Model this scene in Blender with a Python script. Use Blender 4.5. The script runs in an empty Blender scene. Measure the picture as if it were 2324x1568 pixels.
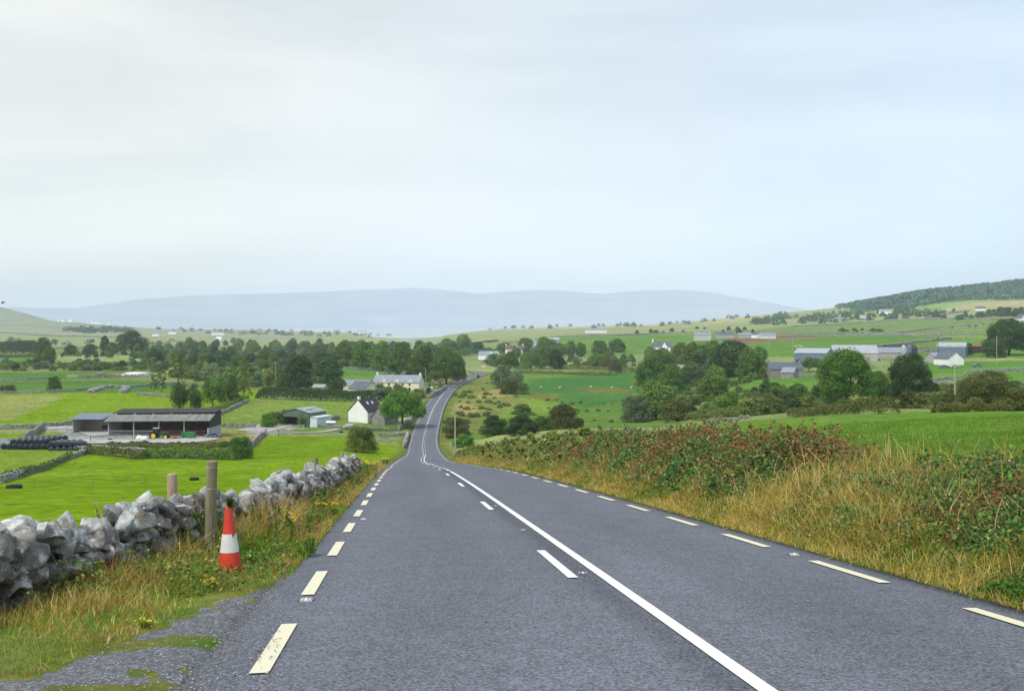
import bpy, math, random
import numpy as np
R = math.radians
rng = np.random.default_rng(7)
random.seed(7)
sc = bpy.context.scene
COL = sc.collection
# ---------------------------------------------------------------- camera, sky, sun, exposure
F, CX, HY = 2453.0, 1162.0, 738.0          # focal length and horizon, in units of a 2324 wide picture
cam_data = bpy.data.cameras.new('camera')
cam = bpy.data.objects.new('camera', cam_data); COL.objects.link(cam)
cam.location = (0, 0, 0); cam.rotation_euler = (R(90), 0, 0)
cam_data.sensor_width = 36; cam_data.lens = F / 2324 * 36
cam_data.shift_y = -46 / 2324
cam_data.clip_start = 0.1; cam_data.clip_end = 90000
sc.camera = cam
SUN_EL, SUN_AZ = 52, -140                   # azimuth from +Y towards +X
world = bpy.data.worlds.new('World'); sc.world = world; world.use_nodes = True
wn = world.node_tree; wn.nodes.clear()
def wnode(t, **k):
    n = wn.nodes.new(t)
    for a, b in k.items(): setattr(n, a, b)
    return n
sky = wnode('ShaderNodeTexSky', sky_type='NISHITA', sun_disc=False, sun_elevation=R(SUN_EL), sun_rotation=R(SUN_AZ), air_density=1.0, dust_density=2.5, ozone_density=1.0)
tc = wnode('ShaderNodeTexCoord'); mp = wnode('ShaderNodeMapping'); mp.inputs['Scale'].default_value = (1.3, 1.3, 6.5)
nz = wnode('ShaderNodeTexNoise'); nz.inputs['Scale'].default_value = 1.1; nz.inputs['Detail'].default_value = 5; nz.inputs['Roughness'].default_value = .5
nz.inputs['Distortion'].default_value = .4
cr = wnode('ShaderNodeValToRGB'); cr.color_ramp.elements[0].position = .36; cr.color_ramp.elements[1].position = .66
cr.color_ramp.elements[0].color = (7.7, 8.1, 8.5, 1); cr.color_ramp.elements[1].color = (10.1, 10.2, 10.25, 1)
sep = wnode('ShaderNodeSeparateXYZ')
mr = wnode('ShaderNodeMapRange'); mr.inputs[1].default_value = -.3; mr.inputs[2].default_value = .45; mr.clamp = True
hue = wnode('ShaderNodeMix', data_type='RGBA', blend_type='MULTIPLY'); hue.inputs[0].default_value = 1.0
tint = wnode('ShaderNodeValToRGB'); tint.color_ramp.elements[0].color = (.97, .985, .95, 1); tint.color_ramp.elements[1].color = (.76, .90, 1.08, 1)
mxs = wnode('ShaderNodeMix', data_type='RGBA'); mxs.inputs[0].default_value = .93     # thick overcast: little of the clear sky comes through
bg = wnode('ShaderNodeBackground'); bg.inputs[1].default_value = .101
wo = wnode('ShaderNodeOutputWorld')
L = wn.links.new
L(tc.outputs['Generated'], mp.inputs[0]); L(mp.outputs[0], nz.inputs['Vector']); L(nz.outputs[0], cr.inputs[0])
L(tc.outputs['Generated'], sep.inputs[0]); L(sep.outputs['X'], mr.inputs[0]); L(mr.outputs[0], tint.inputs[0])
L(cr.outputs[0], hue.inputs[6]); L(tint.outputs[0], hue.inputs[7])
hb = wnode('ShaderNodeMapRange'); hb.inputs[1].default_value = 0; hb.inputs[2].default_value = .22; hb.inputs[3].default_value = 1.22; hb.inputs[4].default_value = 1.0
hs = wnode('ShaderNodeVectorMath', operation='SCALE'); L(sep.outputs['Z'], hb.inputs[0]); L(hue.outputs[2], hs.inputs[0]); L(hb.outputs[0], hs.inputs['Scale'])
L(sky.outputs[0], mxs.inputs[6]); L(hs.outputs[0], mxs.inputs[7]); L(mxs.outputs[2], bg.inputs[0]); L(bg.outputs[0], wo.inputs[0])
sd = bpy.data.lights.new('sun', 'SUN'); sd.energy = 2.8; sd.angle = R(12); sd.color = (1, .965, .90)
so = bpy.data.objects.new('sun', sd); COL.objects.link(so)
so.rotation_euler = (R(90 - SUN_EL), 0, R(180 - SUN_AZ))
sc.view_settings.view_transform = 'Standard'; sc.view_settings.look = 'None'
sc.view_settings.exposure = 0.0; sc.view_settings.gamma = 1; sc.view_settings.use_curve_mapping = False
sc.render.engine = 'CYCLES'
cy = sc.cycles
cy.use_denoising = True; cy.max_bounces = 5; cy.diffuse_bounces = 3; cy.glossy_bounces = 2; cy.transmission_bounces = 3
cy.transparent_max_bounces = 4; cy.volume_bounces = 4; cy.caustics_reflective = False; cy.caustics_refractive = False
# ---------------------------------------------------------------- helpers
def props(o, label=None, cat=None, group=None, kind=None):
    for k, v in (('label', label), ('category', cat), ('group', group), ('kind', kind)):
        if v: o[k] = v
    return o
def empty(name, loc=(0, 0, 0), rz=0, label=None, cat=None, group=None, scale=None):
    o = bpy.data.objects.new(name, None); COL.objects.link(o); o.location = loc; o.rotation_euler = (0, 0, rz)
    o.empty_display_size = .3
    if scale is not None: o.scale = scale
    return props(o, label, cat, group)
def mesh_np(name, V, polys, mat=None, parent=None, cols=None, smooth=False, midx=None, extra=None):
    """V (n,3); polys: (m,k) array or list of such arrays; cols per-vertex (n,3)"""
    me = bpy.data.meshes.new(name)
    V = np.asarray(V, dtype=np.float32)
    if not isinstance(polys, (list, tuple)): polys = [polys]
    polys = [np.asarray(p, dtype=np.int32) for p in polys if len(p)]
    me.vertices.add(len(V)); me.vertices.foreach_set('co', V.ravel())
    loops = np.concatenate([p.ravel() for p in polys]); tot = np.concatenate([np.full(len(p), p.shape[1], np.int32) for p in polys])
    start = np.concatenate([[0], np.cumsum(tot)[:-1]]).astype(np.int32)
    me.loops.add(len(loops)); me.loops.foreach_set('vertex_index', loops)
    me.polygons.add(len(tot)); me.polygons.foreach_set('loop_start', start); me.polygons.foreach_set('loop_total', tot)
    if smooth: me.polygons.foreach_set('use_smooth', np.ones(len(tot), bool))
    if midx is not None: me.polygons.foreach_set('material_index', np.asarray(midx, np.int32))
    me.update(calc_edges=True)
    if cols is not None:
        a = me.color_attributes.new('col', 'FLOAT_COLOR', 'POINT')
        c = np.ones((len(V), 4), np.float32); c[:, :3] = cols; a.data.foreach_set('color', c.ravel())
    for nm, arr in (extra or {}).items():
        a = me.attributes.new(nm, 'FLOAT', 'POINT'); a.data.foreach_set('value', np.asarray(arr, np.float32))
    if mat is not None:
        for m in (mat if isinstance(mat, (list, tuple)) else [mat]): me.materials.append(m)
    o = bpy.data.objects.new(name, me); COL.objects.link(o)
    if parent is not None: o.parent = parent
    return o
class MB:
    """collects simple solids; build() links them as ONE mesh object"""
    def __init__(s): s.v = []; s.f = []
    def add(s, vs, fs):
        b = len(s.v); s.v += [tuple(map(float, v)) for v in vs]; s.f += [tuple(i + b for i in f) for f in fs]; return s
    def box(s, c, d, rz=0):
        cx, cy_, cz = c; hx, hy, hz = d[0] / 2, d[1] / 2, d[2] / 2; ca, sa = math.cos(rz), math.sin(rz)
        P = []
        for z in (-hz, hz):
            for x, y in ((-hx, -hy), (hx, -hy), (hx, hy), (-hx, hy)):
                P.append((cx + x * ca - y * sa, cy_ + x * sa + y * ca, cz + z))
        return s.add(P, [(3, 2, 1, 0), (4, 5, 6, 7), (0, 1, 5, 4), (1, 2, 6, 5), (2, 3, 7, 6), (3, 0, 4, 7)])
    def b(s, x0, x1, y0, y1, z0, z1): return s.box(((x0 + x1) / 2, (y0 + y1) / 2, (z0 + z1) / 2), (x1 - x0, y1 - y0, z1 - z0))
    def tube(s, p, q, r0, r1=None, n=8, cap=True):
        r1 = r0 if r1 is None else r1
        p, q = np.array(p, float), np.array(q, float); d = q - p; d /= max(np.linalg.norm(d), 1e-9)
        a = np.cross(d, (0, 0, 1) if abs(d[2]) < .9 else (1, 0, 0)); a /= np.linalg.norm(a); b_ = np.cross(d, a)
        P = []
        for c, r in ((p, r0), (q, r1)):
            for i in range(n):
                t = 2 * math.pi * i / n; P.append(c + r * (math.cos(t) * a + math.sin(t) * b_))
        fs = [(i, (i + 1) % n, n + (i + 1) % n, n + i) for i in range(n)]
        if cap: fs += [tuple(range(n - 1, -1, -1)), tuple(range(n, 2 * n))]
        return s.add(P, fs)
    def lathe(s, prof, c=(0, 0, 0), n=16, axis='z'):
        P = []
        for r, z in prof:
            for i in range(n):
                t = 2 * math.pi * i / n; x, y = r * math.cos(t), r * math.sin(t)
                P.append((c[0] + x, c[1] + y, c[2] + z) if axis == 'z' else (c[0] + x, c[1] + z, c[2] + y) if axis == 'y' else (c[0] + z, c[1] + x, c[2] + y))
        m = len(prof)
        fs = [(j * n + i, j * n + (i + 1) % n, (j + 1) * n + (i + 1) % n, (j + 1) * n + i) for j in range(m - 1) for i in range(n)]
        fs += [tuple(range(n - 1, -1, -1)), tuple(range((m - 1) * n, m * n))]
        return s.add(P, fs)
    def prism(s, pts, y0, y1):
        """polygon pts in x,z extruded along y"""
        n = len(pts); P = [(x, y0, z) for x, z in pts] + [(x, y1, z) for x, z in pts]
        return s.add(P, [tuple(range(n)), tuple(range(2 * n - 1, n - 1, -1))] + [(i, n + i, n + (i + 1) % n, (i + 1) % n) for i in range(n)])
    def slab(s, a, b_, c, d, t):
        """thick sheet through four corners, t = thickness upwards"""
        P = [a, b_, c, d] + [(p[0], p[1], p[2] + t) for p in (a, b_, c, d)]
        return s.add(P, [(3, 2, 1, 0), (4, 5, 6, 7), (0, 1, 5, 4), (1, 2, 6, 5), (2, 3, 7, 6), (3, 0, 4, 7)])
    def build(s, name, mat=None, parent=None, smooth=False, recalc=True):
        me = bpy.data.meshes.new(name); me.from_pydata(s.v, [], s.f)
        if recalc:
            import bmesh
            bm = bmesh.new(); bm.from_mesh(me); bmesh.ops.recalc_face_normals(bm, faces=bm.faces); bm.to_mesh(me); bm.free()
        if smooth: me.polygons.foreach_set('use_smooth', np.ones(len(me.polygons), bool))
        if mat: me.materials.append(mat)
        o = bpy.data.objects.new(name, me); COL.objects.link(o)
        if parent is not None: o.parent = parent
        return o
def copy_tree(o, parent=None):
    c = o.copy(); COL.objects.link(c); c.parent = parent
    for k in list(CH.get(o.name, ())) or list(o.children): copy_tree(k, c)
    return c
CH = {}
def hash2(ix, iy, s=0):
    n = (ix.astype(np.int64) * 374761393 + iy.astype(np.int64) * 668265263 + s * 974634777) & 0x7fffffff
    n = ((n ^ (n >> 13)) * 1274126177) & 0x7fffffff
    return ((n ^ (n >> 16)) & 0xffff) / 65535.0
def vnoise(x, y, s=0):
    x = np.asarray(x, float); y = np.asarray(y, float)
    ix, iy = np.floor(x), np.floor(y); fx, fy = x - ix, y - iy
    fx = fx * fx * (3 - 2 * fx); fy = fy * fy * (3 - 2 * fy)
    a, b_, c, d = hash2(ix, iy, s), hash2(ix + 1, iy, s), hash2(ix, iy + 1, s), hash2(ix + 1, iy + 1, s)
    return (a * (1 - fx) + b_ * fx) * (1 - fy) + (c * (1 - fx) + d * fx) * fy
def fbm(x, y, o=4, s=0):
    v = 0; a = .5; t = 0
    for i in range(o):
        v = v + a * vnoise(x, y, s + i * 17); t += a; a *= .5; x = np.asarray(x) * 2.03; y = np.asarray(y) * 2.03
    return v / t
def sstep(a, b_, x):
    t = np.clip((np.asarray(x, float) - a) / (b_ - a), 0, 1); return t * t * (3 - 2 * t)
# ---------------------------------------------------------------- materials
MATS = {}
def mat(name, col=(.5, .5, .5), rough=.8, spec=.3, attr=False, nscale=None, namt=.25, col2=None, bump=0, bscale=None, metal=0, trans=0, rnd=0, detail=4, coord='Object', stretch=None):
    """Principled colour, or the col attribute, varied by noise; rnd = brightness variation from object to object"""
    m = bpy.data.materials.new(name); m.use_nodes = True; nt = m.node_tree; b_ = nt.nodes['Principled BSDF']; MATS[name] = m
    b_.inputs['Roughness'].default_value = rough; b_.inputs['Specular IOR Level'].default_value = spec; b_.inputs['Metallic'].default_value = metal
    N = nt.nodes.new; K = nt.links.new
    if attr:
        a = N('ShaderNodeAttribute'); a.attribute_name = 'col'; cur = a.outputs['Color']
    else:
        a = N('ShaderNodeRGB'); a.outputs[0].default_value = (*col, 1); cur = a.outputs[0]
    tco = N('ShaderNodeTexCoord'); vec = tco.outputs[coord]
    if stretch:
        mpp = N('ShaderNodeMapping'); mpp.inputs['Scale'].default_value = stretch; K(vec, mpp.inputs[0]); vec = mpp.outputs[0]
    if nscale:
        n = N('ShaderNodeTexNoise'); n.inputs['Scale'].default_value = nscale; n.inputs['Detail'].default_value = detail; n.inputs['Roughness'].default_value = .6
        K(vec, n.inputs['Vector'])
        if col2 is not None:
            r = N('ShaderNodeMapRange'); r.inputs[1].default_value = .5 - .18; r.inputs[2].default_value = .5 + .18; K(n.outputs[0], r.inputs[0])
            x = N('ShaderNodeMix'); x.data_type = 'RGBA'; K(r.outputs[0], x.inputs[0]); K(cur, x.inputs[6]); x.inputs[7].default_value = (*col2, 1); cur = x.outputs[2]
        else:
            r = N('ShaderNodeMapRange'); r.inputs[1].default_value = .3; r.inputs[2].default_value = .7; r.inputs[3].default_value = 1 - namt; r.inputs[4].default_value = 1 + namt; K(n.outputs[0], r.inputs[0])
            x = N('ShaderNodeVectorMath'); x.operation = 'SCALE'; K(cur, x.inputs[0]); K(r.outputs[0], x.inputs['Scale']); cur = x.outputs[0]
    if rnd:
        oi = N('ShaderNodeObjectInfo'); r = N('ShaderNodeMapRange'); r.inputs[3].default_value = 1 - rnd; r.inputs[4].default_value = 1 + rnd; K(oi.outputs['Random'], r.inputs[0])
        x = N('ShaderNodeVectorMath'); x.operation = 'SCALE'; K(cur, x.inputs[0]); K(r.outputs[0], x.inputs['Scale']); cur = x.outputs[0]
    K(cur, b_.inputs['Base Color'])
    if bump:
        n2 = N('ShaderNodeTexNoise'); n2.inputs['Scale'].default_value = bscale or nscale or 5; n2.inputs['Detail'].default_value = 5; K(vec, n2.inputs['Vector'])
        bp = N('ShaderNodeBump'); bp.inputs['Strength'].default_value = 1; bp.inputs['Distance'].default_value = bump; K(n2.outputs[0], bp.inputs['Height']); K(bp.outputs[0], b_.inputs['Normal'])
    if trans:
        t = N('ShaderNodeBsdfTranslucent'); K(cur, t.inputs[0]); ms = N('ShaderNodeMixShader'); ms.inputs[0].default_value = trans
        out = nt.nodes['Material Output']; K(b_.outputs[0], ms.inputs[1]); K(t.outputs[0], ms.inputs[2]); K(ms.outputs[0], out.inputs[0])
    return m
# ---------------------------------------------------------------- the road's line and level
RD = np.array([(-60, 8.08, 4.5), (-20, 4.13, .4), (0, 2.16, -1.65), (20, .19, -3.72), (40, -1.79, -5.82), (64, -4.16, -8.5), (77, -5.44, -10.1), (97, -7.45, -12.45), (116, -9.3, -14.8), (136, -11.2, -17.1),
               (158, -13.0, -19.5), (176, -14.4, -21.5), (194, -15.7, -23.4), (215, -17.5, -25.5), (238, -19.4, -27.4), (255, -20.9, -28.4), (271, -22.1, -29.0), (290, -23.3, -29.0), (310, -24.2, -28.6), (343, -25.7, -28.6), (384, -27.4, -28.9),
               (420, -28.3, -29.0), (464, -28.9, -28.8), (500, -28.4, -28.7), (531, -27.4, -28.7), (570, -24.8, -28.7), (600, -21.6, -28.7), (622, -19.2, -28.7), (640, -18.5, -28.7), (655, -19.8, -28.7), (668, -23.5, -28.6), (678, -31, -28.5), (684, -42, -28.3), (688, -60, -28.0), (690, -100, -27)])
def catmull(P, step):
    out = []
    Q = np.vstack([2 * P[0] - P[1], P, 2 * P[-1] - P[-2]])
    for i in range(1, len(Q) - 2):
        p0, p1, p2, p3 = Q[i - 1:i + 3]
        k = max(1, int(np.linalg.norm((p2 - p1)[:2]) / step))
        for t in np.arange(k) / k:
            # tangents scaled for uneven spacing
            d1 = max(np.linalg.norm((p1 - p0)[:2]), 1e-6); d2 = max(np.linalg.norm((p2 - p1)[:2]), 1e-6); d3 = max(np.linalg.norm((p3 - p2)[:2]), 1e-6)
            m1 = ((p2 - p1) / d2 * d1 + (p1 - p0) / d1 * d2) / (d1 + d2) * d2
            m2 = ((p3 - p2) / d3 * d2 + (p2 - p1) / d2 * d3) / (d2 + d3) * d2
            out.append((2 * t**3 - 3 * t**2 + 1) * p1 + (t**3 - 2 * t**2 + t) * m1 + (-2 * t**3 + 3 * t**2) * p2 + (t**3 - t**2) * m2)
    out.append(Q[-2]); return np.array(out)
RC = catmull(RD[:, [1, 0, 2]], 2.0)                       # x, y, z stations about every two metres
seg = np.diff(RC[:, :2], axis=0); RS = np.concatenate([[0], np.cumsum(np.hypot(seg[:, 0], seg[:, 1]))])
RS -= np.interp(0, RC[:60, 1], RS[:60])                    # s = 0 beside the camera
tan = np.gradient(RC[:, :2], axis=0); tan /= np.linalg.norm(tan, axis=1)[:, None]
RN = np.stack([tan[:, 1], -tan[:, 0]], 1)                  # to the right of travel
def road_pt(s, lat, dz=0):
    s = np.asarray(s, float)
    x = np.interp(s, RS, RC[:, 0]) + np.interp(s, RS, RN[:, 0]) * lat
    y = np.interp(s, RS, RC[:, 1]) + np.interp(s, RS, RN[:, 1]) * lat
    return np.stack([x, y, np.interp(s, RS, RC[:, 2]) + dz], -1)
def road_near(X, Y):
    """signed lateral distance and road level for points"""
    X = np.asarray(X, float).ravel(); Y = np.asarray(Y, float).ravel()
    best = np.full(X.shape, 1e9); lat = np.full(X.shape, 1e9); rz = np.zeros(X.shape)
    near = np.where((Y < 800) & (np.abs(X + 15) < 260))[0]
    A = RC[:-1]; D = np.diff(RC, axis=0); LL = (D[:, :2]**2).sum(1)
    for c in range(0, len(near), 20000):
        i = near[c:c + 20000]
        px, py = X[i][:, None] - A[None, :, 0], Y[i][:, None] - A[None, :, 1]
        t = np.clip((px * D[:, 0] + py * D[:, 1]) / LL, 0, 1)
        dx, dy = px - t * D[:, 0], py - t * D[:, 1]; dd = dx * dx + dy * dy
        k = dd.argmin(1); ar = np.arange(len(i))
        side = np.sign(dx[ar, k] * D[k, 1] - dy[ar, k] * D[k, 0]); dist = np.sqrt(dd[ar, k])
        lat[i] = dist * np.where(side == 0, 1, side); rz[i] = A[k, 2] + t[ar, k] * D[k, 2]
    return lat, rz
# ---------------------------------------------------------------- the land's shape: profiles (distance, picture row) by column
PROF = {
 -500: [(3, 2100), (10, 1400), (25, 1215), (60, 1160), (100, 1125), (130, 1104), (175, 1070), (225, 1024), (250, 998), (300, 958), (436, 893), (543, 862), (650, 843), (838, 822), (1108, 802), (1600, 785), (2200, 765), (3200, 742), (4200, 700), (5500, 620), (7000, 600), (9000, 735), (16000, 750)],
 0: [(3, 2100), (10, 1400), (25, 1205), (60, 1150), (100, 1120), (130, 1100), (175, 1064), (225, 1020), (250, 993), (300, 955), (436, 890), (543, 860), (650, 840), (838, 820), (1108, 802), (1600, 785), (2200, 765), (3200, 745), (4200, 727), (5500, 693), (6500, 705), (9000, 745), (16000, 755)],
 150: [(3, 2100), (10, 1400), (25, 1200), (60, 1147), (100, 1119), (130, 1099), (175, 1062), (225, 1020), (250, 992), (300, 952), (436, 889), (543, 860), (650, 840), (838, 820), (1108, 801), (1600, 785), (2200, 766), (3200, 748), (4300, 729), (4800, 735), (9000, 745), (16000, 755)],
 350: [(3, 2100), (10, 1400), (25, 1198), (60, 1144), (100, 1116), (130, 1097), (175, 1060), (225, 1016), (250, 992), (300, 951), (436, 888), (543, 860), (650, 842), (838, 822), (1108, 803), (1600, 787), (2200, 770), (3200, 757), (4000, 747), (4600, 746), (6000, 747), (9000, 747), (11000, 750), (16000, 755)],
 600: [(3, 2100), (10, 1400), (25, 1180), (60, 1132), (100, 1106), (130, 1092), (175, 1058), (215, 1028), (250, 1000), (300, 962), (360, 925), (436, 893), (543, 862), (650, 844), (838, 822), (1108, 805), (1600, 788), (2200, 776), (3200, 762), (4200, 754), (5000, 750.5), (7000, 748.5), (9500, 748), (11000, 752), (16000, 757)],
 780: [(3, 2100), (10, 1400), (25, 1165), (60, 1098), (100, 1075), (130, 1066), (175, 1047), (215, 1028), (250, 1004), (280, 981), (310, 960), (343, 943), (400, 911), (470, 886), (543, 862), (640, 837), (838, 822), (1108, 805), (1600, 788), (2200, 776), (2900, 764), (3600, 758), (4400, 753.5), (4700, 756), (6000, 760), (9000, 756), (16000, 757)],
 950: [(3, 2100), (10, 1396), (25, 1153), (64, 1065), (100, 1052), (158, 1040), (215, 1028), (250, 1014), (290, 983), (343, 942), (400, 914), (470, 889), (543, 866), (600, 853), (700, 836), (838, 822), (1108, 805), (1600, 789), (2200, 777), (2800, 768), (3000, 769), (3500, 770), (6000, 762), (9000, 756), (16000, 757)],
 1120: [(3, 2100), (10, 1396), (25, 1145), (64, 1050), (100, 1040), (158, 1016), (215, 1000), (250, 990), (300, 970), (358, 938), (447, 898), (543, 867), (600, 855), (700, 836), (838, 820), (1000, 805), (1300, 785), (1700, 770), (2300, 762), (3200, 752), (3600, 746), (4000, 748), (6000, 762), (9000, 756), (16000, 757)],
 1270: [(3, 2100), (10, 1396), (25, 1130), (64, 1042), (100, 1028), (150, 1008), (190, 995), (220, 985), (260, 970), (300, 955), (358, 938), (447, 900), (543, 870), (620, 854), (723, 838), (838, 815), (900, 800), (1000, 782), (1150, 768), (1500, 760), (2300, 754), (3200, 744), (3600, 741), (4500, 748), (6000, 758), (9000, 756), (16000, 757)],
 1500: [(3, 2050), (10, 1385), (20, 1170), (30, 1110), (60, 1045), (100, 1010), (150, 984), (180, 976), (230, 972), (300, 957), (400, 917), (500, 882), (600, 857), (700, 840), (800, 815), (900, 797), (1000, 780), (1150, 764), (1400, 757), (1800, 752), (2500, 744), (3500, 736), (4500, 742), (6000, 755), (16000, 757)],
 1720: [(3, 2030), (10, 1330), (15, 1190), (20, 1120), (30, 1060), (60, 1000), (100, 967), (130, 955), (160, 951), (190, 953), (264, 932), (330, 900), (400, 874), (480, 852), (560, 830), (700, 802), (850, 783), (1000, 768), (1300, 754), (1800, 742), (2500, 728), (3500, 715), (4500, 722), (6000, 748), (16000, 757)],
 1900: [(3, 2000), (10, 1300), (15, 1165), (20, 1105), (30, 1050), (60, 985), (100, 955), (130, 945), (155, 942), (190, 945), (230, 928), (264, 914), (330, 888), (400, 862), (480, 842), (560, 820), (700, 796), (900, 775), (1300, 752), (1800, 735), (2200, 722), (2600, 710), (3200, 697), (3800, 702), (6000, 745), (16000, 757)],
 2100: [(3, 1980), (10, 1270), (15, 1150), (20, 1095), (30, 1045), (60, 972), (100, 944), (130, 936), (150, 934), (190, 937), (230, 921), (264, 908), (330, 883), (400, 855), (480, 833), (560, 812), (700, 792), (900, 768), (1300, 745), (1800, 718), (2100, 700), (2500, 682), (2900, 664), (3500, 670), (6000, 740), (16000, 757)],
 2324: [(3, 1960), (10, 1240), (15, 1140), (20, 1090), (30, 1040), (60, 965), (100, 935), (130, 928), (150, 926), (190, 929), (230, 912), (264, 898), (330, 868), (400, 842), (480, 825), (560, 806), (700, 784), (900, 762), (1300, 735), (1800, 706), (2100, 690), (2500, 660), (2800, 640), (3400, 650), (6000, 735), (16000, 757)],
 2800: [(3, 1940), (10, 1220), (15, 1120), (20, 1075), (30, 1030), (60, 955), (100, 925), (150, 916), (190, 919), (230, 905), (264, 890), (330, 860), (400, 835), (480, 815), (560, 798), (700, 775), (900, 752), (1300, 722), (1800, 690), (2100, 670), (2500, 640), (2800, 628), (3400, 640), (6000, 730), (16000, 757)],
}
UK = np.array(sorted(PROF)); LY = np.linspace(math.log(.8), math.log(17000), 700)
UT = np.linspace(-500, 2800, 331)
cols_ = []
for u in UK:
    p = np.array(PROF[u], float); zz = (HY - p[:, 1]) / F * p[:, 0]
    cols_.append(np.interp(np.exp(LY), np.concatenate([[.8], p[:, 0]]), np.concatenate([[-1.75], zz])))
cols_ = np.array(cols_)
TAB = np.array([[0.0]])
TAB = np.stack([np.interp(UT, UK, cols_[:, j]) for j in range(len(LY))], 1)     # (u, logY)
def smooth(a, k, ax):
    w = np.hanning(2 * k + 3)[1:-1]; w /= w.sum()
    pad = [(0, 0), (0, 0)]; pad[ax] = (k, k); b_ = np.pad(a, pad, mode='edge')
    return np.apply_along_axis(lambda v: np.convolve(v, w, 'valid'), ax, b_)
TAB = smooth(smooth(TAB, 4, 1), 6, 0)
def base_z(X, Y):
    X = np.asarray(X, float); Y = np.maximum(np.asarray(Y, float), .8)
    u = np.clip((CX + X / Y * F + 500) / 10, 0, len(UT) - 1.001); v = np.clip((np.log(Y) - LY[0]) / (LY[1] - LY[0]), 0, len(LY) - 1.001)
    i, j = u.astype(int), v.astype(int); a, b_ = u - i, v - j
    return (TAB[i, j] * (1 - b_) + TAB[i, j + 1] * b_) * (1 - a) + (TAB[i + 1, j] * (1 - b_) + TAB[i + 1, j + 1] * b_) * a
LATP = np.array([(-30, -.5), (-9, -.35), (-7, -.15), (-5.4, 0), (-3.5, -.02), (-3.3, 0), (3.5, 0), (3.9, .05), (4.8, .3), (6, .65), (7.5, .9), (9, 1.0), (30, 1.1)])
def ground_z(X, Y, carve=False):
    X = np.asarray(X, float); shp = X.shape; X = X.ravel(); Y = np.asarray(Y, float).ravel()
    far = base_z(X, Y); lat, rz = road_near(X, Y)
    near = rz + np.interp(lat, LATP[:, 0], LATP[:, 1] ) * np.where(lat > 0, np.clip(1 - (Y - 90) / 200, .15, 1), 1)
    w = sstep(7, 20, np.abs(lat)); w = np.where(np.abs(lat) > 1e6, 1, w)
    w = np.where(lat > 0, np.where(Y < 60, sstep(6, 14, lat), sstep(5, 18, lat)), w)
    z = near * (1 - w) + far * w
    amp = np.clip((Y - 15) / 200, 0, 1)
    z = z + (fbm(X / 23, Y / 23, 3, 5) - .5) * .9 * amp * w + (vnoise(X / 1.3, Y / 1.3, 9) - .5) * .07 * sstep(3.6, 4.5, np.abs(lat))
    if carve:
        a = np.abs(lat); e = 3.45 + np.clip(Y * .0015, 0, .9)
        z = z - np.where(a < e + .4, (.12 + Y * .0007) * (1 - sstep(e, e + .4, a)), 0)
    return z.reshape(shp)
def gz(x, y): return float(ground_z(np.array([x]), np.array([y]))[0])
def at(px, Y, dz=0):
    x = (px - CX) / F * Y; return (x, Y, gz(x, Y) + dz)
SEARCH = np.exp(np.linspace(math.log(6), math.log(9000), 2600))
def hit(px, py, ymin=6, dz=0):
    """where the ground is seen at a picture point"""
    Y = SEARCH[SEARCH >= ymin]; X = (px - CX) / F * Y; g = ground_z(X, Y); ray = (HY - py) / F * Y
    k = np.where(ray <= g)[0]
    if len(k) == 0: i = int(np.argmin(np.abs(ray - g) / Y))
    else: i = int(k[0])
    return (float(X[i]), float(Y[i]), float(g[i]) + dz)
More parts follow.
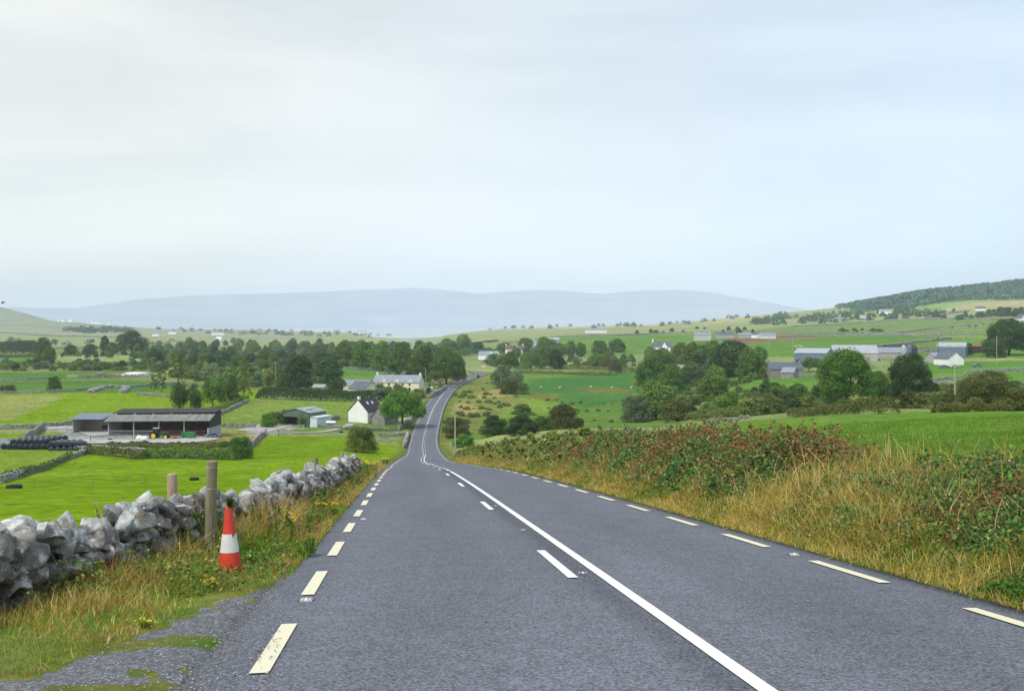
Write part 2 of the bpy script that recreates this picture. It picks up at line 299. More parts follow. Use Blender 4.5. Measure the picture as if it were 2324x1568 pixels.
# ---------------------------------------------------------------- field colours, as regions of the land (picture outline of each field)
def C(r, g, b_): return tuple(((c / 255 + .055) / 1.055)**2.4 if c > 10 else c / 255 / 12.92 for c in (r, g, b_))
def inpoly(px, py, poly):
    n = len(poly); r = np.zeros(px.shape, bool); j = n - 1
    for i in range(n):
        xi, yi = poly[i]; xj, yj = poly[j]
        if yi != yj: r ^= ((yi > py) != (yj > py)) & (px < (xj - xi) * (py - yi) / (yj - yi) + xi)
        j = i
    return r
G_BRIGHT, G_YEL, G_RICH = (.18, .285, .012), (.22, .29, .05), (.085, .19, .035)
FIELDS = [
 # ymin, ymax, colour, outline
 (20, 262, G_BRIGHT, [(-900, 985), (1000, 985), (960, 1700), (-900, 1700)]),
 (20, 262, (.195, .275, .035), [(-900, 1000), (215, 1022), (0, 1097), (-900, 1400)]),
 (205, 330, (.30, .26, .09), [(190, 1022), (215, 985), (470, 990), (560, 968), (620, 968), (600, 1000), (520, 1045), (320, 1042)]),
 (205, 300, (.33, .33, .32), [(110, 968), (470, 962), (475, 995), (200, 1003), (0, 1018), (-300, 1018), (-300, 1004), (150, 990)]),
 (240, 460, G_BRIGHT, [(-600, 894), (600, 882), (640, 965), (470, 968), (60, 962), (-600, 962)]),
 (240, 460, (.27, .29, .085), [(-600, 897), (155, 897), (30, 952), (-600, 955)]),
 (240, 460, (.18, .26, .05), [(470, 968), (560, 905), (800, 905), (960, 955), (900, 985), (600, 975)]),
 (240, 400, (.38, .36, .33), [(590, 962), (660, 955), (665, 975), (560, 978)]),
 (350, 600, G_RICH, [(-600, 873), (350, 864), (420, 882), (300, 892), (-600, 888)]),
 (350, 700, G_RICH, [(-600, 843), (250, 846), (260, 858), (-600, 866)]),
 (350, 700, (.115, .23, .05), [(770, 828), (860, 835), (1000, 866), (960, 880), (840, 870), (760, 855)]),
 (500, 1400, (.11, .22, .05), [(-600, 812), (110, 812), (90, 824), (-600, 828)]),
 (500, 1400, (.27, .34, .13), [(110, 809), (330, 806), (320, 820), (130, 822)]),
 (500, 1900, (.23, .29, .11), [(1120, 808), (1190, 785), (1450, 775), (1440, 800), (1200, 812)]),
 (760, 1300, (.14, .25, .06), [(1180, 790), (1210, 768), (1500, 756), (1790, 752), (1850, 765), (1660, 780), (1640, 800), (1200, 812)]),
 (500, 1400, (.12, .235, .045), [(1640, 790), (1700, 768), (2020, 762), (2330, 770), (2800, 770), (2800, 812), (2330, 812), (1720, 810)]),
 (500, 1400, (.24, .15, .10), [(1650, 768), (1760, 756), (1880, 760), (1880, 764), (1700, 780), (1655, 778)]),
 (800, 2400, (.17, .25, .08), [(1690, 752), (1800, 738), (2060, 722), (2330, 720), (2800, 716), (2800, 762), (2330, 762), (1850, 762)]),
 (800, 3600, (.42, .40, .19), [(1560, 728), (1780, 712), (1790, 718), (1600, 738)]),
 (1500, 3600, (.24, .36, .12), [(2060, 700), (2160, 686), (2330, 680), (2330, 702), (2100, 714)]),
 (1500, 3600, (.43, .38, .20), [(2110, 708), (2190, 690), (2330, 680), (2800, 676), (2800, 700), (2240, 705)]),
 (2300, 4600, (.50, .45, .26), [(1090, 744), (1500, 735), (1500, 739), (1080, 750)]),
 # marsh and the rough slope right of the road
 (250, 760, (.13, .22, .045), [(1060, 845), (1720, 838), (1740, 950), (1380, 985), (1000, 1000), (1000, 905)]),
 (250, 760, (.065, .175, .045), [(1195, 862), (1440, 842), (1450, 900), (1330, 925), (1200, 900)]),
 (250, 760, (.19, .28, .045), [(1090, 915), (1200, 900), (1310, 925), (1180, 945), (1080, 965)]),
 (250, 760, (.15, .16, .045), [(1300, 878), (1440, 882), (1440, 892), (1320, 890)]),
 (250, 760, (.17, .17, .05), [(1200, 890), (1280, 895), (1260, 908), (1210, 905)]),
 (110, 620, (.20, .215, .065), [(1000, 1010), (1010, 930), (1035, 890), (1090, 850), (1110, 852), (1150, 890), (1190, 910), (1120, 950), (1060, 990)]),
 (110, 620, (.33, .26, .10), [(1075, 890), (1150, 882), (1150, 900), (1080, 905)]),
 (110, 620, (.36, .27, .11), [(1030, 915), (1075, 915), (1090, 935), (1045, 940)]),
 (540, 640, (.45, .31, .11), [(960, 872), (1010, 862), (1070, 842), (1078, 850), (1045, 868), (990, 880)]),
 (200, 470, (.22, .27, .07), [(1560, 960), (1800, 935), (2150, 925), (2330, 915), (2330, 880), (1900, 865), (1500, 900)]),
 (330, 520, (.12, .245, .045), [(1690, 850), (1850, 842), (1900, 850), (1880, 905), (1700, 900)]),
 (330, 560, (.11, .24, .045), [(2100, 822), (2800, 810), (2800, 860), (2330, 866), (2100, 868)]),
 (14, 185, (.115, .225, .03), [(1560, 1140), (1480, 985), (1900, 920), (2900, 890), (3300, 1500), (2324, 1500), (2000, 1120)]),
]
def land_colour(X, Y, Z, lat):
    px = CX + X / Y * F; py = HY - Z / Y * F
    c = np.zeros((len(X), 3)); n1 = fbm(X / 40, Y / 40, 4, 3); n2 = fbm(X / 6, Y / 6, 3, 8); n3 = fbm(X / 300, Y / 300, 4, 12)
    # default far land: pale rough pasture, greyer on the left hill
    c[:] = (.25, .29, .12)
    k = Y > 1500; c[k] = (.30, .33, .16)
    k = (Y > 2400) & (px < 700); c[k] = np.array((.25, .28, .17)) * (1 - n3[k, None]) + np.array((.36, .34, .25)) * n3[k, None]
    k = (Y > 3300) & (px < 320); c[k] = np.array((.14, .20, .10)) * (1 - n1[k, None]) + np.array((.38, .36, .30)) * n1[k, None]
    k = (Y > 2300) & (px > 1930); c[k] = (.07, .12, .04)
    k = (Y > 460) & (Y < 1500) & (px < 1000); c[k] = np.array((.11, .155, .05)) * (1 - n1[k, None]) + np.array((.24, .27, .10)) * n1[k, None]
    jx = (fbm(X / Y * 900, Y / 9, 3, 21) - .5) * np.where((X / Y > -.07) & (X / Y < .24) & (Y > 200) & (Y < 760), 60, 8); jy = (fbm(X / 9, Y / 9, 3, 22) - .5) * np.clip(700 / Y, .4, 5)
    for y0, y1, col, poly in FIELDS:
        m = (Y >= y0) & (Y <= y1)
        if not m.any(): continue
        idx = np.where(m)[0]; ok = inpoly(px[idx] + jx[idx], py[idx] + jy[idx], poly); c[idx[ok]] = col
    v = (.74 + .52 * n1) * (.80 + .40 * n2); c *= v[:, None]
    # patches of drier, yellower growth
    d = sstep(.52, .72, n2 * .5 + n1 * .5) * .35; c = c * (1 - d[:, None]) + (c.mean(1)[:, None] * np.array((1.35, 1.2, .45))) * d[:, None]
    # verges
    a = np.abs(lat)
    m = (a < 7) & (Y < 620); vg = np.array((.155, .165, .045)) * (.5 + n2[:, None]); w = (1 - sstep(4.5, 7, a)) * m
    c = c * (1 - w[:, None]) + vg * w[:, None]
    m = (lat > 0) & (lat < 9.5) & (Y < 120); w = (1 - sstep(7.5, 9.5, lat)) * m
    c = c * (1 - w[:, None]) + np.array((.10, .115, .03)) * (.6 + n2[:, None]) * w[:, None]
    return np.clip(c, 0, 1)
GRAVEL = [(740, 1250), (655, 1330), (560, 1350), (430, 1400), (330, 1440), (180, 1500), (60, 1540), (-600, 1700), (-600, 3000), (900, 3000), (900, 1250)]
# grid: even in picture columns, even in log distance
us = np.concatenate([np.linspace(-4200, -560, 50), np.linspace(-500, 2800, 760), np.linspace(2860, 6500, 50)])
ys = np.exp(np.concatenate([np.linspace(math.log(1.2), math.log(8), 60, endpoint=False), np.linspace(math.log(8), math.log(16500), 640)]))
UU, YY = np.meshgrid(us, ys); XX = (UU - CX) / F * YY
X1, Y1 = XX.ravel(), YY.ravel(); Z1 = ground_z(X1, Y1, carve=True); lat1, _ = road_near(X1, Y1)
cc = land_colour(X1, Y1, Z1, lat1)
px1 = CX + X1 / Y1 * F; py1 = HY - Z1 / Y1 * F
gravel = inpoly(px1 + (fbm(X1 * 2, Y1 * 2, 3, 31) - .5) * 90, py1 + (fbm(X1 * 3, Y1 * 3, 3, 32) - .5) * 50, GRAVEL) & (Y1 < 16) & (lat1 < 0)
gm = gravel.astype(float) * (1 - sstep(.54, .60, fbm(X1 * 1.1, Y1 * 2.0, 3, 40)))
edge = (lat1 < 0) & (lat1 > -3.62 - .2 * fbm(X1, Y1, 2, 4)) & (Y1 < 22); gm = np.maximum(gm, edge * .8)
ni, nj = len(ys), len(us); I = (np.arange(ni - 1)[:, None] * nj + np.arange(nj - 1)[None]).ravel()
# the far ground stops before the wide side columns leave the haze
ground_mat = mat('land', attr=True, rough=1, spec=.0)
def finish_ground(m):
    nt = m.node_tree; N = nt.nodes.new; K = nt.links.new; b_ = nt.nodes['Principled BSDF']; tco = N('ShaderNodeTexCoord')
    at_ = [n for n in nt.nodes if n.type == 'ATTRIBUTE'][0]; gr = N('ShaderNodeAttribute'); gr.attribute_name = 'gravel'
    def noise(s, d=4, r=.6):
        n = N('ShaderNodeTexNoise'); n.inputs['Scale'].default_value = s; n.inputs['Detail'].default_value = d; n.inputs['Roughness'].default_value = r; K(tco.outputs['Object'], n.inputs['Vector']); return n.outputs[0]
    def rng_(v, a, b2, c, d):
        r = N('ShaderNodeMapRange'); K(v, r.inputs[0])
        for i, x in enumerate((a, b2, c, d)): r.inputs[i + 1].default_value = x
        return r.outputs[0]
    m1 = N('ShaderNodeMath'); m1.operation = 'MULTIPLY'; K(rng_(noise(.35, 8, .78), .33, .67, .62, 1.38), m1.inputs[0]); K(rng_(noise(5, 4), .3, .7, .78, 1.22), m1.inputs[1])
    v = N('ShaderNodeVectorMath'); v.operation = 'SCALE'; K(at_.outputs['Color'], v.inputs[0]); K(m1.outputs[0], v.inputs['Scale'])
    dk = N('ShaderNodeMix'); dk.data_type = 'RGBA'; K(rng_(noise(.9, 5, .7), .49, .62, 0, .85), dk.inputs[0]); K(v.outputs[0], dk.inputs[6]); dk.inputs[7].default_value = (.06, .135, .018, 1)
    vo = N('ShaderNodeTexVoronoi'); vo.inputs['Scale'].default_value = 38; K(tco.outputs['Object'], vo.inputs['Vector'])
    gc = N('ShaderNodeValToRGB'); e = gc.color_ramp.elements; e[0].color = (.085, .088, .10, 1); e[1].color = (.31, .31, .33, 1); e[1].position = 1.0
    gc.color_ramp.elements.new(.6).color = (.15, .155, .17, 1); K(vo.outputs['Color'], gc.inputs[0])
    x = N('ShaderNodeMix'); x.data_type = 'RGBA'; K(rng_(gr.outputs['Fac'], .35, .65, 0, 1), x.inputs[0]); K(dk.outputs[2], x.inputs[6]); K(gc.outputs[0], x.inputs[7]); K(x.outputs[2], b_.inputs['Base Color'])
    bp = N('ShaderNodeBump'); bp.inputs['Strength'].default_value = .8; bp.inputs['Distance'].default_value = .012; K(vo.outputs['Distance'], bp.inputs['Height']); K(bp.outputs[0], b_.inputs['Normal'])
finish_ground(ground_mat)
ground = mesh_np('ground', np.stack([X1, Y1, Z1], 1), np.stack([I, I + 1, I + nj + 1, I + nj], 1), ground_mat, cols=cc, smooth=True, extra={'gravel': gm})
props(ground, kind='structure')
# ---------------------------------------------------------------- sea and the hills beyond it
sea_mat = mat('sea_water', (.30, .36, .40), rough=.25, spec=.5, nscale=.004, namt=.12, stretch=(1, 6, 1))
MB().b(-26000, 26000, 2400, 16400, -35, -34).build('sea', sea_mat); props(bpy.data.objects['sea'], kind='structure')
RIDGE = np.array([(-1500, 690), (-900, 700), (-200, 702), (20, 697), (100, 699), (170, 699), (240, 689), (300, 680), (420, 671), (560, 667), (640, 665), (800, 658), (930, 654), (985, 654.5), (1030, 659), (1065, 664.5), (1085, 666), (1150, 661), (1230, 657), (1285, 660), (1330, 665), (1375, 666.5), (1440, 660), (1500, 657), (1560, 658), (1620, 664), (1700, 679), (1760, 689), (1815, 700), (1900, 716), (2100, 734), (2600, 742), (3800, 744)], float)
hu = np.linspace(-1500, 3800, 560); hy = np.linspace(0, 1, 40); HU, HT = np.meshgrid(hu, hy)
top = np.interp(hu, RIDGE[:, 0], RIDGE[:, 1]); ht = (HY - top) / F * 13600 + 34
Yh = 12300 + HT * 3800; shape = np.where(HT < .36, np.sin(np.clip(HT / .36, 0, 1) * math.pi / 2)**.85, np.cos((HT - .36) / .64 * math.pi / 2))
Xh = (HU - CX) / F * 13600 * (.93 + .07 * np.minimum(HT / .36, 1)); Zh = -34.5 + ht[None] * shape
n_ = fbm(Xh / 700, Yh / 700, 5, 77) - .5; Zh = Zh + n_ * 60 * shape * (1 - np.exp(-((HT - .36) / .1)**2))
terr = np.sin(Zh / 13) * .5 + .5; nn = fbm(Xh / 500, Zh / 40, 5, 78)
hc = np.array((.24, .29, .36))[None, None] * (1 - nn[..., None]) + np.array((.42, .45, .52)) * nn[..., None]; hc = hc * (.9 + .15 * terr[..., None])  # pale limestone, with the blue of distance haze painted into its colour
a, b2 = HU.shape; I = (np.arange(a - 1)[:, None] * b2 + np.arange(b2 - 1)[None]).ravel()
hills = mesh_np('hills', np.stack([Xh.ravel(), Yh.ravel(), Zh.ravel()], 1), np.stack([I, I + 1, I + b2 + 1, I + b2], 1), mat('hazy_hill_rock', attr=True, rough=.95, spec=.05), cols=hc.reshape(-1, 3), smooth=True)
props(hills, kind='structure')
# ---------------------------------------------------------------- haze
hz = MB().b(-40000, 40000, -80, 17500, -60, 520).build('haze'); props(hz, kind='stuff')
hm = bpy.data.materials.new('haze'); hm.use_nodes = True; nt = hm.node_tree; nt.nodes.clear()
pv = nt.nodes.new('ShaderNodeVolumePrincipled'); pv.inputs['Color'].default_value = (.77, .87, 1, 1); pv.inputs['Density'].default_value = 1 / 11500; pv.inputs['Anisotropy'].default_value = -.25
ou = nt.nodes.new('ShaderNodeOutputMaterial'); nt.links.new(pv.outputs[0], ou.inputs['Volume']); hz.data.materials.append(hm)
hz.display_type = 'WIRE'
# ---------------------------------------------------------------- road
i0 = int(np.searchsorted(RS, -25)); rs = RS[i0:]
lats = np.array([-3.62, -3.4, -2.2, -1.2, 0, 1.2, 2.2, 3.4, 3.6])
crown = -(lats / 3.6)**2 * .03
P = np.concatenate([[np.concatenate([[road_pt(s, -3.62 - .12 * float(vnoise(s * .9, 0.)) - .0, -.9)], [road_pt(s, l + (0 if abs(l) < 3.6 else (-.15 if l < 0 else .12) * float(vnoise(s * 1.7, l))), c) for l, c in zip(lats, crown)], [road_pt(s, 3.62 + .0, -.9)]]) for s in rs]])
m_, k_ = P.shape[:2]; I = (np.arange(m_ - 1)[:, None] * k_ + np.arange(k_ - 1)[None]).ravel()
road_mat = mat('asphalt', (.127, .136, .160), rough=.9, spec=.15)
def finish_road(m):
    nt = m.node_tree; N = nt.nodes.new; K = nt.links.new; b_ = nt.nodes['Principled BSDF']; tco = N('ShaderNodeTexCoord'); la = N('ShaderNodeAttribute'); la.attribute_name = 'lat'
    def noise(s, d=3, r=.6, st=None):
        n = N('ShaderNodeTexNoise'); n.inputs['Scale'].default_value = s; n.inputs['Detail'].default_value = d; n.inputs['Roughness'].default_value = r
        if st: mm = N('ShaderNodeMapping'); mm.inputs['Scale'].default_value = st; K(tco.outputs['Object'], mm.inputs[0]); K(mm.outputs[0], n.inputs['Vector'])
        else: K(tco.outputs['Object'], n.inputs['Vector'])
        return n.outputs[0]
    def mr_(v, a, b2, c, d):
        r = N('ShaderNodeMapRange'); K(v, r.inputs[0])
        for i, x in enumerate((a, b2, c, d)): r.inputs[i + 1].default_value = x
        return r.outputs[0]
    def mul(a, b2):
        x = N('ShaderNodeMath'); x.operation = 'MULTIPLY'; K(a, x.inputs[0]); K(b2, x.inputs[1]); return x.outputs[0]
    vo = N('ShaderNodeTexVoronoi'); vo.inputs['Scale'].default_value = 60; K(tco.outputs['Object'], vo.inputs['Vector'])
    sp = N('ShaderNodeSeparateColor'); K(vo.outputs['Color'], sp.inputs[0])
    fac = mul(mul(mr_(sp.outputs[0], 0, 1, .5, 1.6), mr_(noise(40, 6, .85), .3, .7, .62, 1.38)), mul(mr_(noise(.5, 4, .6, (1, .18, 1)), .3, .7, .90, 1.10), mr_(noise(2.4, 4, .6), .35, .65, .94, 1.06)))
    # polished wheel tracks a little paler, the seam between the lanes a little darker and coarser
    ab = N('ShaderNodeMath'); ab.operation = 'ABSOLUTE'; K(la.outputs['Fac'], ab.inputs[0])
    seam = N('ShaderNodeValToRGB'); e = seam.color_ramp.elements; e[0].color = (.72,) * 3 + (1,); e[0].position = .0; e[1].color = (1,) * 3 + (1,); e[1].position = .075
    for p, v in ((.22, 1.05), (.42, .97), (.60, .985), (.78, 1.05), (.96, .92)): seam.color_ramp.elements.new(p).color = (v, v, v, 1)
    K(mr_(ab.outputs[0], 0, 3.7, 0, 1), seam.inputs[0])
    fac = mul(fac, seam.outputs[0])
    v = N('ShaderNodeVectorMath'); v.operation = 'SCALE'; K([n for n in nt.nodes if n.type == 'RGB'][0].outputs[0], v.inputs[0]); K(fac, v.inputs['Scale'])
    hx = N('ShaderNodeMix'); hx.data_type = 'RGBA'; hx.blend_type = 'MULTIPLY'; hx.inputs[0].default_value = 1; hr = N('ShaderNodeValToRGB'); hr.color_ramp.elements[0].color = (1.025, .985, 1.01, 1); hr.color_ramp.elements[0].position = .42; hr.color_ramp.elements[1].color = (.98, 1.01, 1.0, 1); hr.color_ramp.elements[1].position = .58; K(noise(9, 3, .6), hr.inputs[0]); K(v.outputs[0], hx.inputs[6]); K(hr.outputs[0], hx.inputs[7])
    K(hx.outputs[2], b_.inputs['Base Color'])
    bp = N('ShaderNodeBump'); bp.inputs['Strength'].default_value = .7; bp.inputs['Distance'].default_value = .006; K(vo.outputs['Distance'], bp.inputs['Height']); K(bp.outputs[0], b_.inputs['Normal'])
finish_road(road_mat)
latv = np.tile(np.concatenate([[-3.7], lats, [3.7]]), m_)
road = mesh_np('road', P.reshape(-1, 3), np.stack([I, I + 1, I + k_ + 1, I + k_], 1), road_mat, smooth=False, extra={'lat': latv}); props(road, kind='structure')
def stripes(name, items, mt, lift=.012):
    """items: (s0, s1, lat centre (number or function), width)"""
    V = []; Fc = []
    for s0, s1, lc, w in items:
        ss = np.unique(np.concatenate([[s0, s1], np.arange(math.ceil(s0), s1, 1.0)])); b_ = len(V)
        for s in ss:
            l = lc(s) if callable(lc) else lc
            for q in (l - w / 2, l + w / 2):
                V.append(road_pt(s, q, lift - (q / 3.6)**2 * .03 + max(0, s - 60) * .0001))
        for i in range(len(ss) - 1): Fc.append((b_ + 2 * i, b_ + 2 * i + 1, b_ + 2 * i + 3, b_ + 2 * i + 2))
    o = mesh_np(name, V, np.array(Fc), mt); props(o, kind='structure'); return o
def paint(name, col, wear):
    m = mat(name, col, rough=.6, spec=.3); nt = m.node_tree; N = nt.nodes.new; K = nt.links.new; b_ = nt.nodes['Principled BSDF']; tco = N('ShaderNodeTexCoord')
    n = N('ShaderNodeTexNoise'); n.inputs['Scale'].default_value = 9; n.inputs['Detail'].default_value = 8; n.inputs['Roughness'].default_value = .75; K(tco.outputs['Object'], n.inputs['Vector'])
    r = N('ShaderNodeMapRange'); r.inputs[1].default_value = wear; r.inputs[2].default_value = wear + .03; K(n.outputs[0], r.inputs[0])
    x = N('ShaderNodeMix'); x.data_type = 'RGBA'; K(r.outputs[0], x.inputs[0]); x.inputs[6].default_value = (*col, 1); x.inputs[7].default_value = (.2, .2, .2, 1)
    n2 = N('ShaderNodeTexNoise'); n2.inputs['Scale'].default_value = 60; K(tco.outputs['Object'], n2.inputs['Vector']); r2 = N('ShaderNodeMapRange'); r2.inputs[3].default_value = .85; r2.inputs[4].default_value = 1.1; K(n2.outputs[0], r2.inputs[0])
    v = N('ShaderNodeVectorMath'); v.operation = 'SCALE'; K(x.outputs[2], v.inputs[0]); K(r2.outputs[0], v.inputs['Scale']); K(v.outputs[0], b_.inputs['Base Color']); return m
cream = paint('cream_paint', (.74, .69, .50), .655); white = paint('white_paint', (.80, .80, .77), .66)
kS = math.hypot(1, .0987)
it = []
for k in range(-3, 175): it.append(((8.08 + 3.86 * k) * kS, (8.08 + 3.86 * k + 2.05) * kS, -3.2, .142))
for k in range(-3, 175): it.append(((7.85 + 3.95 * k) * kS, (7.85 + 3.95 * k + 2.15) * kS, 3.2, .142))
stripes('edge_marking', [i for i in it if i[1] < 660], cream)
cl = [(-20, 52, .18, .125)] + [(52 + 6 * k, 56.5 + 6 * k, .18, .12) for k in range(6)] + [(88, 205, .16, .14)] + [(205 + 4 * k, 207.4 + 4 * k, -.2, .14) for k in range(24)] + [(301, 600, lambda s: -.2, .15)]
cl += [(12.65 * kS + 12 * k, 15.7 * kS + 12 * k, -.2, .12) for k in range(-1, 6)] + [(88 + 6 * k, 91 + 6 * k, -.22, .13) for k in range(20)] + [(207 + 8 * k, 209.5 + 8 * k, .22, .13) for k in range(12)] + [(303 + 12 * k, 306 + 12 * k, .16, .14) for k in range(24)]
stripes('centre_marking', cl, white)
# ---------------------------------------------------------------- rocks
def ico(sub):
    import bmesh
    bm = bmesh.new(); bmesh.ops.create_icosphere(bm, subdivisions=sub, radius=1); V = np.array([v.co[:] for v in bm.verts]); T = np.array([[v.index for v in f.verts] for f in bm.faces]); bm.free(); return V, T
def rock_set(sub, n, seed, facets=9):
    r = np.random.default_rng(seed); V, T = ico(sub); out = []
    for _ in range(n):
        P = V.copy()
        for _k in range(facets):
            d = r.normal(size=3); d /= np.linalg.norm(d); lim = r.uniform(.36, .72); q = P @ d
            P = np.where((q > lim)[:, None], P - (q - lim)[:, None] * d * .97, P)
        if sub >= 2: P = P * (1 + (fbm(P[:, 0] * 2.6 + _ * 9, P[:, 1] * 2.6 + P[:, 2] * 3, 3, 5) - .5)[:, None] * .16)
        P /= np.abs(P).max(0); out.append(P)
    return out, T
def rotm(a, b_, c):
    ca, sa, cb, sb, cc_, sc_ = math.cos(a), math.sin(a), math.cos(b_), math.sin(b_), math.cos(c), math.sin(c)
    return np.array([[ca, -sa, 0], [sa, ca, 0], [0, 0, 1]]) @ np.array([[cb, 0, sb], [0, 1, 0], [-sb, 0, cb]]) @ np.array([[1, 0, 0], [0, cc_, -sc_], [0, sc_, cc_]])
ROCK = {3: rock_set(3, 16, 1, 13), 2: rock_set(2, 14, 2, 9), 1: rock_set(1, 10, 3, 5), 0: ([ico(1)[0] * np.array((1, .8, .8))], ico(1)[1])}
class Rocks:
    def __init__(s): s.V = []; s.T = []; s.C = []; s.n = 0
    def add(s, p, size, yaw=0, sub=2, tilt=.35, col=None):
        P, T = ROCK[sub]; q = P[int(rng.integers(len(P)))] * np.array(size); q = q @ rotm(yaw + rng.normal() * .25, rng.normal() * tilt, rng.normal() * tilt).T + np.array(p)
        c = np.array(col if col is not None else (.36, .36, .345)) * rng.uniform(.62, 1.3)
        s.V.append(q); s.T.append(T + s.n); s.C.append(np.tile(c, (len(q), 1))); s.n += len(q)
    def build(s, name, m, parent=None):
        return mesh_np(name, np.concatenate(s.V), np.concatenate(s.T), m, parent, cols=np.concatenate(s.C))
stone_mat = mat('limestone', attr=True, rough=.92, spec=.15, nscale=11, namt=.42, bump=.03, bscale=16, detail=8)
def lichen(m):
    nt = m.node_tree; N = nt.nodes.new; K = nt.links.new; b_ = nt.nodes['Principled BSDF']; src = b_.inputs['Base Color'].links[0].from_socket; tco = N('ShaderNodeTexCoord')
    n = N('ShaderNodeTexNoise'); n.inputs['Scale'].default_value = 4.2; n.inputs['Detail'].default_value = 9; n.inputs['Roughness'].default_value = .68; K(tco.outputs['Object'], n.inputs['Vector'])
    r = N('ShaderNodeMapRange'); r.inputs[1].default_value = .53; r.inputs[2].default_value = .60; r.inputs[4].default_value = .8; K(n.outputs[0], r.inputs[0])
    x = N('ShaderNodeMix'); x.data_type = 'RGBA'; K(r.outputs[0], x.inputs[0]); K(src, x.inputs[6]); x.inputs[7].default_value = (.55, .55, .53, 1)
    n2 = N('ShaderNodeTexNoise'); n2.inputs['Scale'].default_value = 3.1; n2.inputs['Detail'].default_value = 6; mpp = N('ShaderNodeMapping'); mpp.inputs['Location'].default_value = (9, 4, 2); K(tco.outputs['Object'], mpp.inputs[0]); K(mpp.outputs[0], n2.inputs['Vector'])
    r2 = N('ShaderNodeMapRange'); r2.inputs[1].default_value = .57; r2.inputs[2].default_value = .66; r2.inputs[4].default_value = .75; K(n2.outputs[0], r2.inputs[0])
    y = N('ShaderNodeMix'); y.data_type = 'RGBA'; K(r2.outputs[0], y.inputs[0]); K(x.outputs[2], y.inputs[6]); y.inputs[7].default_value = (.17, .15, .125, 1)
    n3 = N('ShaderNodeTexNoise'); n3.inputs['Scale'].default_value = 7; n3.inputs['Detail'].default_value = 3; K(mpp.outputs[0], n3.inputs['Vector']); r3 = N('ShaderNodeMapRange'); r3.inputs[1].default_value = .68; r3.inputs[2].default_value = .71; r3.inputs[4].default_value = .7; K(n3.outputs[0], r3.inputs[0])
    z = N('ShaderNodeMix'); z.data_type = 'RGBA'; K(r3.outputs[0], z.inputs[0]); K(y.outputs[2], z.inputs[6]); z.inputs[7].default_value = (.45, .30, .08, 1); K(z.outputs[2], b_.inputs['Base Color'])
lichen(stone_mat)
far_stone = mat('far_limestone', attr=True, rough=.95, spec=.05, nscale=1.3, namt=.25)
# ---------------------------------------------------------------- the dry stone wall beside the road
WL = np.array([(5, -7.1), (8, -6.85), (10.9, -6.35), (12.9, -6.0), (15, -5.5), (18.7, -4.9), (22, -4.65), (26.2, -4.55), (38, -4.45), (48, -4.5), (58, -4.6)])
def wall_lat(y): return np.interp(y, WL[:, 0], WL[:, 1])
rk = Rocks(); s = 6.0
while s < 56:
    p = road_pt(s, float(wall_lat(s))); q = road_pt(s + .4, float(wall_lat(s + .4))); yaw = math.atan2(q[1] - p[1], q[0] - p[0]); nx, ny = -math.sin(yaw), math.cos(yaw)
    g = gz(p[0], p[1]) - .05; H = (.72 + .10 * math.sin(s * .9) + .05 * math.sin(s * 2.3) + .17 * (s < 13)) * (1 if s < 50 else 1 - (s - 50) / 9)
    sub = 3 if s < 17 else 2
    z = 0.0
    big = .86 if s < 14 else .84 if s < 20 else .84
    for side in (-1, 1):
        z = 0.0
        while z < H - .1:
            if side > 0 and s > 8 and z < .3: z += .3; continue
            h = rng.uniform(.09, .19) * big; w = rng.uniform(.15, .29) * big
            o = side * (.17 - .06 * z) + rng.normal() * .045; t = rng.normal() * .10
            rk.add((p[0] - nx * o + math.cos(yaw) * t, p[1] - ny * o + math.sin(yaw) * t, g + z + h * .8), (w, rng.uniform(.15, .22), h * 1.1), yaw, sub, .42, np.array((.25, .235, .21)) * rng.uniform(.42, 1.3)); z += h * 1.42
    if rng.random() < .6:
        h = rng.uniform(.10, .20) * big; rk.add((p[0], p[1], g + H + h * .35), (rng.uniform(.2, .36), rng.uniform(.18, .28), h), yaw, sub, .45)
    s += .235 * big
# large slab stones and a tumbled stone or two at the foot
for (py_, l, dz, sz) in ((14.2, .05, .76, (.36, .22, .12)), (12.3, -.1, .78, (.24, .2, .2)), (11.3, -.05, .8, (.22, .2, .17))):
    p = road_pt(py_, float(wall_lat(py_)) + l); rk.add((p[0], p[1], gz(p[0], p[1]) + dz), sz, 1.7, 3, .2)
w_ = rk.build('dry_stone_wall', stone_mat)
props(w_, 'rough grey limestone dry stone wall nearest the camera, beside the left verge', 'stone wall')
# ---------------------------------------------------------------- far stone walls
def wall_path(pts, ymins=None):
    return [hit(p[0], p[1], p[2] if len(p) > 2 else 60) for p in pts]
def far_wall(pts, label, h=1.1, wid=.45, ivy=0, name='field_wall', group='dry stone walls between the fields', size=None):
    W = wall_path(pts); rk = Rocks()
    lo = min(w[1] for w in W)
    for a, b_ in zip(W[:-1], W[1:]):
        a, b_ = np.array(a), np.array(b_); D = np.linalg.norm((b_ - a)[:2]); d = (b_ - a)[:2] / D; yaw = math.atan2(d[1], d[0])
        sz = size or max(.26, lo / 1300); sub = 1 if lo < 420 else 0; t = 0
        while t < D:
            x, y = a[:2] + d * t; g = gz(x, y); hh = h * (.85 + .3 * float(vnoise(x / 3, y / 3, 3))); z = 0
            while z < hh:
                rk.add((x + rng.normal() * wid * .22, y + rng.normal() * wid * .22, g + z + sz * .3), (sz * rng.uniform(.6, 1), max(sz * .6, wid * .5), sz * rng.uniform(.35, .6)), yaw, sub, .3, (.34, .335, .32)); z += sz * .75
            t += sz * 1.15
    o = rk.build(name, far_stone); props(o, label, 'stone wall', group); return o, W
